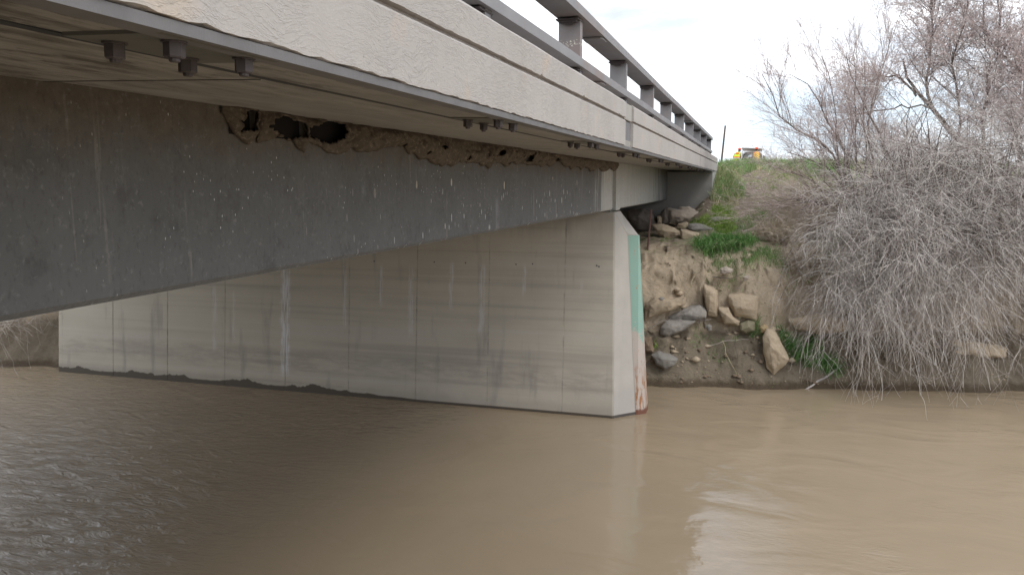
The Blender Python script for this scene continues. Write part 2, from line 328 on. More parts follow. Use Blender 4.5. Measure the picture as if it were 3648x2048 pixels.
def box(name, x0, x1, y0, y1, z0, z1, mat, parent=None, bev=0):
    o = meshobj(name, boxv(x0, x1, y0, y1, z0, z1), BF, mat, parent)
    if bev: b = o.modifiers.new('bevel', 'BEVEL'); b.width = bev; b.segments = 2
    return o
def boxes(name, L, mat, parent=None):
    V = []; F = []
    for b in L: k = len(V); V += boxv(*b); F += [tuple(i+k for i in q) for q in BF]
    return meshobj(name, V, F, mat, parent)
def prism_y(name, prof, y0, y1, mat, parent=None, bev=0, ny=1):   # profile (x,z) swept along Y
    k = len(prof); V = []; F = []
    for j in range(ny+1):
        y = y0+(y1-y0)*j/ny; V += [(x, y, z) for x, z in prof]
    for j in range(ny):
        for i in range(k): a = j*k+i; b = j*k+(i+1) % k; F.append((a, b, b+k, a+k))
    F.append(tuple(range(k-1, -1, -1))); F.append(tuple(range(ny*k, ny*k+k)))
    o = meshobj(name, V, F, mat, parent)
    bm = bmesh.new(); bm.from_mesh(o.data); bmesh.ops.recalc_face_normals(bm, faces=bm.faces); bm.to_mesh(o.data); bm.free()
    if bev: b = o.modifiers.new('bevel', 'BEVEL'); b.width = bev; b.segments = 2; b.limit_method = 'ANGLE'
    return o
def cyl(name, p0, p1, r0, r1, mat, parent=None, seg=8, smooth=True):
    p0 = Vector(p0); p1 = Vector(p1); d = (p1-p0).normalized(); a = d.orthogonal().normalized(); b = d.cross(a); V = []; F = []
    for p, r in ((p0, r0), (p1, r1)):
        for i in range(seg): t = 2*math.pi*i/seg; V.append(p+(a*math.cos(t)+b*math.sin(t))*r)
    for i in range(seg): j = (i+1) % seg; F.append((i, j, j+seg, i+seg))
    F += [tuple(range(seg-1, -1, -1)), tuple(range(seg, 2*seg))]
    return meshobj(name, V, F, mat, parent)
def tubes(P, Rd, sides=3):      # P (n,k,3), Rd (n,k) -> verts, quad faces
    n_, k, _ = P.shape
    T = np.gradient(P, axis=1); T /= np.linalg.norm(T, axis=2, keepdims=True)+1e-9
    ref = np.where(np.abs(T[..., 2:3]) > .8, np.array([1., 0, 0]), np.array([0, 0, 1.]))
    A = np.cross(T, ref); A /= np.linalg.norm(A, axis=2, keepdims=True)+1e-9; B = np.cross(T, A)
    an = np.arange(sides)*2*np.pi/sides
    V = P[:, :, None]+(A[:, :, None]*np.cos(an)[:, None]+B[:, :, None]*np.sin(an)[:, None])*Rd[:, :, None, None]
    idx = np.arange(n_*k*sides).reshape(n_, k, sides); nx_ = np.roll(idx, -1, axis=2)
    F = np.stack([idx[:, :-1], nx_[:, :-1], nx_[:, 1:], idx[:, 1:]], axis=-1).reshape(-1, 4)
    return V.reshape(-1, 3), F
def merge(L):
    Vs = []; Fs = []; o = 0
    for V, F in L: Vs.append(V); Fs.append(F+o); o += len(V)
    return np.concatenate(Vs), np.concatenate(Fs)
# ---- terrain height ----
def _h(ix, iy, seed):
    n = (ix.astype(np.int64)*374761393 + iy.astype(np.int64)*668265263 + seed*974634777) & 0x7fffffff
    n = ((n ^ (n >> 13))*1274126177) & 0x7fffffff
    return ((n ^ (n >> 16)) & 0xffff)/65535.0
def vnoise(x, y, seed=0):
    x = np.asarray(x, float); y = np.asarray(y, float)
    ix = np.floor(x); iy = np.floor(y); fx = x-ix; fy = y-iy
    fx = fx*fx*(3-2*fx); fy = fy*fy*(3-2*fy)
    a = _h(ix, iy, seed); b = _h(ix+1, iy, seed); c = _h(ix, iy+1, seed); d = _h(ix+1, iy+1, seed)
    return (a*(1-fx)+b*fx)*(1-fy)+(c*(1-fx)+d*fx)*fy
def fbm(x, y, seed=0, o=4):
    s = 0; a = 1; t = 0
    for i in range(o):
        s = s+a*vnoise(x*2**i, y*2**i, seed+i*17); t += a; a *= .5
    return s/t-.5
BX = [-60,-24,-20,-18,-14,-8,-2.6,.2,3,6.6,12,60]
BY = [15,16.8,17.3,18.1,19.0,19.8,20.2,20.7,21.3,22.3,24,34]
def bank_y(x): return np.interp(x, BX, BY)
def sstep(a, b, v):
    t = np.clip((v-a)/(b-a), 0, 1); return t*t*(3-2*t)
def ground(x, y, detail=True):
    x = np.asarray(x, float); y = np.asarray(y, float)
    e = fbm(x*.7, y*.15, 5)*.9*sstep(1, 4, np.abs(y-bank_y(x))+2.5)
    s = y-bank_y(x)+fbm(x*1.1, y*0, 90)*.5*(np.abs(x+8) > 5)+fbm(x*4, y*0, 91)*.14
    s2 = s+e*sstep(.1, 1.2, s)+fbm(x*2.2, y*.6, 9)*.35*sstep(.1, .8, s)
    zo = np.interp(s2, [-6,-1,0,.4,.9,1.35,1.6,1.9,2.4,4,8,11.5,13.5,16,40], [-1.6,-.32,0,.38,.85,1.35,2.1,2.95,3.45,3.75,4.85,5.65,5.95,5.92,5.9])
    zu = np.interp(s2, [-6,-1,0,.4,.9,1.35,1.6,1.9,2.4,4,8.6,9.5], [-1.6,-.32,0,.38,.85,1.35,2.1,2.8,3.25,3.5,3.7,3.9])
    w = sstep(-2.9, -1.4, x)+sstep(-17.2, -18.6, x)
    z = zu*(1-w)+zo*w
    z = np.where(y > 29.6, np.maximum(z, np.interp(y, [29.6, 30.2, 33], [5.2, 5.7, 5.9])*(x < -1.6)+z*(x >= -1.6)), z)
    if detail:
        near = sstep(.0, .6, s)*(1-sstep(9, 16, s)*.7)
        z = z+(fbm(x*1.1, y*1.1, 2)*.35+fbm(x*5, y*5, 3)*.12+fbm(x*16, y*16, 4, 2)*.04)*near
    # near bank behind the camera
    z = np.where(y < 5, np.interp(y, [-400,-14,-6,-1,5], [5.4,5.4,2.5,-1,-1.6]), z)
    return z
# ================= bridge =================
YC = 17.9; Y0B = -12.0
bridge = empty('road_bridge', (-9.5, 10, 5.6), 'long grey concrete road bridge with steel railing crossing the muddy river', 'bridge')
box('deck_slab', -17.45, -1.60, Y0B, 31.4, 5.76, 5.94, 'deck_concrete', bridge)
box('road_surface', -16.95, -2.15, Y0B, 31.4, 5.944, 5.99, 'asphalt', bridge)
# soffit boards cast in panels, sloping up to the girder
def soffit_z(x): return 5.66+(-1.5-x)*.034
def soffit_panel(xa, xb, ya, yb, dz=0):
    V = []
    for y in (ya, yb):
        V += [(xa, y, soffit_z(xa)+dz), (xb, y, soffit_z(xb)+dz), (xb, y, 5.765), (xa, y, 5.765)]
    F = [(0, 1, 5, 4), (3, 7, 6, 2), (0, 4, 7, 3), (1, 2, 6, 5), (0, 3, 2, 1), (4, 5, 6, 7)]
    o = meshobj('soffit_panel', V, F, 'soffit', bridge)
    b = o.modifiers.new('bevel', 'BEVEL'); b.width = .006; b.segments = 1
js = [-12, -4.4, 2.83, 10.2, 17.6, 24.9, 28.75]
for i in range(len(js)-1):
    soffit_panel(-1.89, -1.53, js[i]+.004-.9*(i > 0)*(i < 6), js[i+1]-.004-.9*(i < 5), (0, .004, 0, .003, 0, .002)[i])
    soffit_panel(-3.08, -1.935, js[i]+.004, js[i+1]-.004, (.003, 0, .007, 0, .004, 0)[i])
box('groove_shade_strip', -1.934, -1.891, Y0B, 28.7, 5.655, 5.70, 'cargo', bridge).location.z += .0195  # dark strip added to draw the shade inside the soffit groove
meshobj('groove_shade_strip', [(x, y, soffit_z(x)-.002+dz) for x in (-3.07, -1.95) for y in (2.82, 2.836) for dz in (0, .02)], [(0, 2, 6, 4), (1, 5, 7, 3), (0, 1, 3, 2), (4, 6, 7, 5), (0, 4, 5, 1), (2, 3, 7, 6)], 'cargo', bridge)  # dark bar painting the shaded line of the cross joint
# parapet kerbs
def noisy_parapet(name, x, y0, y1, rough=True):
    prof = [(x-.12, 5.70), (x-.03, 5.692), (x, 5.696), (x, 5.972), (x-.008, 5.984), (x-.035, 5.988), (x-.035, 6.010), (x+.004, 6.012), (x+.002, 6.182), (x-.022, 6.207), (x-.55, 6.215), (x-.55, 5.945), (x-.12, 5.945)]
    ny = max(2, int((y1-y0)*26)) if rough else 1
    o = prism_y(name, prof, y0, y1, 'parapet', bridge, ny=ny)
    if rough:
        me = o.data; k = len(prof)
        for v in me.vertices:
            i = v.index % k
            if v.co.y > y0+.001 and v.co.y < y1-.001:
                q = float(fbm(v.co.y*16, i*3.1, 60, 4)); q2 = float(fbm(v.co.y*1.3, i, 61, 3))
                if i in (1, 2): v.co.z += q*.022
                if i in (7,): v.co.z += q*.010+(.012 if q > .24 else 0)
                if i in (4, 3): v.co.z += q*.004
                if i in (3, 7, 8, 2): v.co.x += q2*.01
                if i == 9: v.co.z += q2*.008
    return o
noisy_parapet('parapet', -1.5, Y0B, 9.33)
o = box('joint_cover', -2.05, -1.52, 9.34, 9.92, 6.0, 6.195, 'deck_concrete', bridge, .008)
o = box('joint_cover', -2.05, -1.535, 9.34, 9.92, 5.69, 5.99, 'strip_concrete', bridge, .006)
noisy_parapet('parapet', -1.5, 9.93, 21.95); noisy_parapet('parapet', -1.5, 21.99, 31.4)
for a, b in ((Y0B, 9.9), (9.93, 21.95), (21.99, 28.78)):
    prism_y('drip_strip', [(-1.512, 5.655), (-1.508, 5.688), (-1.6, 5.690), (-1.6, 5.655)], a, b, 'strip_concrete', bridge)
# far side parapet
prism_y('parapet', [(-17.5, 5.66), (-16.95, 5.66), (-16.95, 6.21), (-17.5, 6.2)], Y0B, 31.4, 'deck_concrete', bridge)
# girders
def girder(x, y0, y1, mat, w=.42):
    zt, zb = 5.74, 4.665
    prism_y('girder', [(x, zt), (x, zb+.03), (x-.028, zb), (x-w+.028, zb), (x-w, zb+.03), (x-w, zt)], y0, y1, mat, bridge)
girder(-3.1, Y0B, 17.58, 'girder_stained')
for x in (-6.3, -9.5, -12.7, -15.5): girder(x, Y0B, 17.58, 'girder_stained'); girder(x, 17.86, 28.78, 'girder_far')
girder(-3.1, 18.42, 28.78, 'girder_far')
box('end_block', -3.6, -3.06, 17.86, 18.41, 4.64, 5.735, 'girder_far', bridge, .012)
box('end_diaphragm', -15.5, -3.55, 18.0, 18.3, 4.80, 5.73, 'deck_concrete', bridge)
for x in (-3.1, -6.3, -9.5, -12.7, -15.5): box('bearing_pad', x-.38, x-.03, 17.52, 17.72 if x < -4 else 17.8, 4.615, 4.663, 'plate', bridge)
# anchor plates and nuts under every rail post
PY = [5.17+2.93*k for k in range(-5, 10)]
def hexnut(loc, ang):
    V = []; F = []
    def ring(r, z, seg, a0=0): 
        k = len(V)
        for i in range(seg): t = a0+2*math.pi*i/seg; V.append((r*math.cos(t), r*math.sin(t), z))
        return k
    def join(a, b, s):
        for i in range(s): F.append((a+i, a+(i+1) % s, b+(i+1) % s, b+i))
    a = ring(.036, 0, 12); b = ring(.036, -.006, 12); join(b, a, 12); F.append(tuple(range(b+11, b-1, -1)))
    a = ring(.030, -.006, 6, ang); b = ring(.030, -.044, 6, ang); c = ring(.026, -.048, 6, ang); join(b, a, 6); join(c, b, 6); F.append(tuple(range(c+5, c-1, -1)))
    a = ring(.0155, -.048, 10); b = ring(.0155, -.056, 10); c = ring(.012, -.059, 10); join(b, a, 10); join(c, b, 10); F.append(tuple(range(c+9, c-1, -1)))
    me = bpy.data.meshes.new('nut'); me.from_pydata(V, [], F); me.materials.append(MAT['bolt']); me.update(); return me
nutmeshes = [hexnut(None, a) for a in (.1, .5, .8, 1.3)]
pm = bpy.data.meshes.new('anchor_plate'); pm.from_pydata(boxv(-.17, .17, -.27, .27, -.006, .012), [], BF); pm.materials.append(MAT['plate'])
pinv = Matrix.Translation(bridge.location).inverted()
for k, y in enumerate(PY):
    yc = y-(.17 if k == 4 else .15) if y < 29 else None
    if yc is None or yc > 28.3: continue
    pl = bpy.data.objects.new('anchor_plate', pm); pl.location = (-1.705, yc, soffit_z(-1.705)-.001); pl.rotation_euler = (0, .034, 0); link(pl, bridge); pl.matrix_parent_inverse = pinv
    for j, (dx, dy) in enumerate(((-.10, -.155), (-.10, .155), (.105, -.15), (.105, .17))):
        nu = bpy.data.objects.new('nut', nutmeshes[(k+j) % 4]); nu.location = (dx, dy, -.006); link(nu, pl)
# railing posts and rails
def post_mesh():
    V = []; F = []
    def add(*b):
        k = len(V); V.extend(boxv(*b)); F.extend(tuple(i+k for i in q) for q in BF)
    add(-.11, .11, -.006, .006, 0, .70)
    add(.098, .112, -.055, .055, .0, .702); add(-.112, -.098, -.055, .055, 0, .702); add(-.098, .098, -.055, -.043, 0.0, .70)
    me = bpy.data.meshes.new('post'); me.from_pydata(V, [], F); me.materials.append(MAT['rail']); return me
pmesh = post_mesh()
basem = bpy.data.meshes.new('base_plate'); basem.from_pydata(boxv(-.16, .16, -.2, .2, 0, .025), [], BF); basem.materials.append(MAT['rail'])
brm = bpy.data.meshes.new('rail_bracket')
V = []; F = []
for b in ((-.115, .115, -.16, .10, -.012, 0), (-.09, .09, -.13, -.058, -.03, -.012), (-.04, .04, -.10, -.07, -.05, -.03)):
    k = len(V); V += boxv(*b); F += [tuple(i+k for i in q) for q in BF]
brm.from_pydata(V, [], F); brm.materials.append(MAT['bolt'])
for y in PY+[31.6]:
    if y > 31.55 and y != 31.6: continue
    po = bpy.data.objects.new('post', pmesh); po.location = (-1.88, y, 6.20); link(po, bridge); po.matrix_parent_inverse = pinv
    ba = bpy.data.objects.new('base_plate', basem); link(ba, po); ba.location = (0, 0, .004)
    for z in (.194, .686):
        br = bpy.data.objects.new('rail_bracket', brm); br.location = (0, -.01, z); link(br, po)
for z0, z1 in ((6.404, 6.492), (6.896, 6.992)):
    o = prism_y('rail', [(-1.72, z0), (-1.72, z1), (-1.99, z1), (-1.99, z0), (-1.982, z0), (-1.982, z0+.006), (-1.728, z0+.006), (-1.728, z0)], Y0B, 31.9, 'rail', bridge, .004, 44)
    me = o.data
    for v_ in me.vertices:
        v_.co.z += math.sin(v_.co.y*1.1)*.0035; v_.co.x += math.sin(v_.co.y*.7+1)*.004
    for ys in (9.25, 21.9):
        V = []; k = 14; F = []
        for zz in (z0-.02, z0-.001):
            for i in range(k):
                t = 2*math.pi*i/k; V.append((-1.855+.115*max(-1, min(1, 1.35*math.cos(t))), ys+.17*max(-1, min(1, 1.35*math.sin(t))), zz))
        for i in range(k): F.append((i, (i+1) % k, k+(i+1) % k, k+i))
        F.append(tuple(range(k-1, -1, -1))); meshobj('splice_plate', V, F, 'rail', bridge)
# ================= pier =================
pier = empty('bridge_pier', (-10.9, YC, 0), 'wide concrete wall pier with lime streaks standing in the river under the bridge', 'pier')
def half(sgn):   # base and top outline points of one nose, from the camera side round to the back
    cx = -10.9
    b = [(-2.93, 17.10), (-2.51, 17.54), (-2.29, 17.70), (-2.29, 18.10), (-2.51, 18.26), (-2.93, 18.70)]
    t = [(-3.03, 17.50, 4.62), (-2.78, 17.75, 4.10), (-2.55, 17.83, 4.10), (-2.55, 17.97, 4.10), (-2.78, 18.05, 4.10), (-3.03, 18.30, 4.62)]
    if sgn < 0: b = [(2*cx-x, 2*YC-y) for x, y in b]; t = [(2*cx-x, 2*YC-y, z) for x, y, z in t]
    return b, t
b1, t1 = half(1); b2, t2 = half(-1); bb = b1+b2; tt = t1+t2
V = []
for (bx, by), (tx, ty, tz) in zip(bb, tt):
    e = 1.6/tz; V.append((bx-(tx-bx)*e, by-(ty-by)*e, -1.6))
V += tt; k = 12
FB = []; nose_faces = []
for i in range(k):
    j = (i+1) % k; (nose_faces if i not in (5, 11) else FB).append((i, j, j+k, i+k))
top = [(12+5, 12+0, 12+11, 12+6)]; bev = [(12, 17, 16, 15, 14, 13), (18, 23, 22, 21, 20, 19)]
def fixn(o):
    bm = bmesh.new(); bm.from_mesh(o.data); bmesh.ops.recalc_face_normals(bm, faces=bm.faces); bm.to_mesh(o.data); bm.free(); return o
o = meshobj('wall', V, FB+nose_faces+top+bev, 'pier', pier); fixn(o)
o.data.materials.append(MAT['nose'])
for pl in o.data.polygons:
    if (pl.center.x > -2.99): pl.material_index = 1
b = o.modifiers.new('bevel', 'BEVEL'); b.width = .02; b.segments = 2; b.limit_method = 'ANGLE'; b.angle_limit = R(20)
# form panels standing proud of the front face with thin joints between
def yf(z): return 17.10+(17.50-17.10)*z/4.62
def xr(z): return -2.93-.10*z/4.62
xs = [None, -4.13, -5.95, -7.79, -9.62, -11.44, -13.27, -15.1, -16.93, -18.72]
for i in range(len(xs)-1):
    for (za, zb) in (((-1.0, 3.675), (3.685, 4.612)) if i < 6 else ((-1.0, 4.612),)):
        g = .0035
        ra = (xr(za)-.02, xr(zb)-.02) if xs[i] is None else (xs[i]-g, xs[i]-g); l = xs[i+1]+g; dp = .006+.002*((i*7) % 3)
        V = [(l, yf(za)-dp, za), (ra[0], yf(za)-dp, za), (ra[1], yf(zb)-dp, zb), (l, yf(zb)-dp, zb)]
        V += [(x, y+.03, z) for x, y, z in V]
        o = meshobj('form_panel', V, [(0, 1, 2, 3), (1, 0, 4, 5), (2, 1, 5, 6), (3, 2, 6, 7), (0, 3, 7, 4)], 'pier', pier)
        bv = o.modifiers.new('bevel', 'BEVEL'); bv.width = .004; bv.segments = 1
# tie holes left by the formwork
V = []; F = []
for x, z in ((-4.0+.6, 3.42), (-4.9, 3.42), (-6.55, 3.40), (-7.35, 3.40), (-8.95, 3.38), (-3.35, 3.4), (-5.3, 3.40)):
    c0 = len(V)
    for i in range(8): t = 2*math.pi*i/8; V.append((x+.016*math.cos(t), yf(z)-.014, z+.018*math.sin(t)))
    F.append(tuple(range(c0, c0+8)))
meshobj('tie_hole', V, F, 'cargo', pier)
# steel nose plate
V = []
L0, L1 = Vector((-2.51, 17.54, 0)), Vector((-2.78, 17.75, 4.10)); R0, R1 = Vector((-2.29, 17.70, 0)), Vector((-2.55, 17.83, 4.10))
def ext(a, b_, z): t = z/4.1; return a+(b_-a)*t
for z in (-1.2, 4.085):
    l = ext(L0, L1, z)+Vector((.02, .012, 0)); r = ext(R0, R1, z)
    for p in (l+Vector((.000, -.008, 0)), r+Vector((.010, -.008, 0)), r+Vector((.010, .40 if z < 0 else .16, 0)), r+Vector((0, .40 if z < 0 else .16, 0)), r+Vector((-.003, .01, 0)), l+Vector((-.004, .004, 0))): V.append(tuple(p))
F = [(i, (i+1) % 6, 6+(i+1) % 6, 6+i) for i in range(6)]+[(5, 4, 3, 2, 1, 0), (6, 7, 8, 9, 10, 11)]
o = meshobj('nose_plate', V, F, 'nose_plate', pier); fixn(o); o['label'] = 'green painted steel plate rusting towards the waterline on the pier nose'
# ================= abutment =================
ab = empty('bridge_abutment', (-9.5, 29, 3), 'grey concrete abutment wall in shade at the far end of the bridge', 'abutment')
o = box('wall', -17.5, -1.53, 28.8, 29.6, 2.2, 5.655, 'abutment', ab, .015)
box('wing_wall', -2.1, -1.52, 29.61, 31.6, 3.5, 5.69, 'abutment', ab, .01)
box('bearing_ledge', -17.4, -1.9, 28.6, 28.79, 2.2, 3.9, 'abutment', ab, .02).location.z = -.35
# mirrored simple abutment behind the viewer
ab2 = empty('bridge_abutment', (-9.5, -12.4, 3), 'concrete abutment wall at the near end of the bridge behind the viewer', 'abutment')
box('wall', -17.5, -1.53, -12.9, -12.01, 1.5, 5.93, 'abutment', ab2)

# ================= ground, water, sky-side road =================
def coords(segs):
    out_ = []
    for a, b_, st in segs: out_ += list(np.arange(a, b_-1e-6, st))
    out_.append(segs[-1][1]); return np.array(out_)
gx = coords([(-900, -100, 80), (-100, -40, 6), (-40, -23, 1), (-23, -18, .12), (-18, -6, .5), (-6, 11, .075), (11, 20, .4), (20, 60, 2), (60, 120, 10), (120, 900, 70)])
gy = coords([(-400, -60, 40), (-60, -15, 5), (-15, 12, 1.5), (12, 16.6, .4), (16.6, 19.5, .12), (19.5, 26.5, .06), (26.5, 38, .14), (38, 60, .8), (60, 120, 5), (120, 1500, 60)])
X, Y = np.meshgrid(gx, gy); Z = ground(X, Y)
fmask = sstep(60, 300, Y); Z = Z+fmask*(fbm(X*.01, Y*.004, 30)*1.0)
s_ = Y-bank_y(X); mk = sstep(-19, -17, X)*sstep(.15, .8, s_)*(1-sstep(3.0, 4.5, s_))*(Y > 15)
Yd = Y-mk*(fbm(X*1.5, Z*1.7, 41, 5)*.45+np.abs(fbm(X*5, Z*5.5, 42, 4))*.40+fbm(X*11, Z*12, 43, 3)*.16-.08)
Xd = X+mk*fbm(X*4+9, Z*4, 44, 3)*.25
V = np.stack([Xd, Yd, Z], -1).reshape(-1, 3); ny_, nx_ = X.shape
i0 = (np.arange(ny_-1)[:, None]*nx_+np.arange(nx_-1)[None]).ravel(); F = np.stack([i0, i0+1, i0+1+nx_, i0+nx_], 1)
g = npmesh('ground', V, F, 'soil', None, True); prop(g, 'eroded brown river bank and embankment ground', None, None, 'structure')
wv = []; 
o = npmesh('river', [(-900, -400, 0), (900, -400, 0), (900, 200, 0), (-900, 200, 0)], [(0, 1, 2, 3)], 'water'); prop(o, 'muddy brown river water', None, None, 'structure')
o = npmesh('road', [(-16.95, 31.42, 5.99), (-2.3, 31.42, 5.99), (-2.3, 900, 5.99), (-16.95, 900, 5.99)], [(0, 1, 2, 3)], 'asphalt'); prop(o, 'asphalt road beyond the bridge', None, None, 'structure')
# ================= boulders =================
def rock(cat, label, Y_, th, P, i):
    rs = np.random.RandomState(100+i); P = np.array(P); 
    if P[:, 0].size: area = np.sum(P[:, 0]*np.roll(P[:, 1], -1)-np.roll(P[:, 0], -1)*P[:, 1]); P = P if area > 0 else P[::-1]
    c = P.mean(0); size = np.ptp(P, axis=0); m = len(P)
    bm = bmesh.new(); rings = []
    for (off, scl, jit) in ((0.06*th, .70, .03), (.20*th, 1.0, .0), (.75*th, .98, .06), (1.0*th, .62, .05)):
        rg = []
        for q in P:
            w = c+(q-c)*scl*(1+rs.uniform(-jit, jit)); yy = Y_-.12*th+off+rs.uniform(-.05, .05)*th*(1 if off != .2*th else .3)
            # upper vertices lean back
            yy += max(0, (w[1]-c[1])/max(size[1], .01))*th*.35
            rg.append(bm.verts.new((w[0], yy, w[1])))
        rings.append(rg)
    for a, b_ in zip(rings[:-1], rings[1:]):
        for j in range(m): bm.faces.new((a[j], a[(j+1) % m], b_[(j+1) % m], b_[j]))
    cf_ = bm.verts.new((c[0]+rs.uniform(-.15, .15)*size[0], Y_-.12*th-.02*th, c[1]+rs.uniform(0, .2)*size[1])); cb = bm.verts.new((c[0], Y_+.95*th, c[1]))
    for j in range(m): bm.faces.new((cf_, rings[0][(j+1) % m], rings[0][j])); bm.faces.new((cb, rings[-1][j], rings[-1][(j+1) % m]))
    bmesh.ops.recalc_face_normals(bm, faces=bm.faces)
    nm = {'pale': 'boulder', 'tan': 'boulder', 'gray': 'boulder', 'slate': 'boulder', 'dark': 'boulder', 'olive': 'stone', 'ochre': 'stone', 'brown': 'boulder'}[cat] if size.max() > .35 else 'stone'
    me = bpy.data.meshes.new(nm); bmesh.ops.translate(bm, verts=bm.verts, vec=(-c[0], -Y_, -c[1])); bm.to_mesh(me); bm.free(); me.materials.append(MAT[cat])
    o = bpy.data.objects.new(nm, me); o.location = (c[0], Y_, c[1]); link(o); prop(o, label, 'rock')
    bv = o.modifiers.new('bevel', 'BEVEL'); bv.width = .018*size.max(); bv.segments = 1
    sb_ = o.modifiers.new('sub', 'SUBSURF'); sb_.subdivision_type = 'SIMPLE'; sb_.levels = sb_.render_levels = 3 if size.max() > .3 else 2
    tx = bpy.data.textures.get('rockn') or bpy.data.textures.new('rockn', 'CLOUDS'); tx.noise_scale = .22; tx.noise_depth = 4
    dm = o.modifiers.new('rough', 'DISPLACE'); dm.texture = tx; dm.strength = .07*min(1, size.max()); dm.texture_coords = 'GLOBAL'
    return o
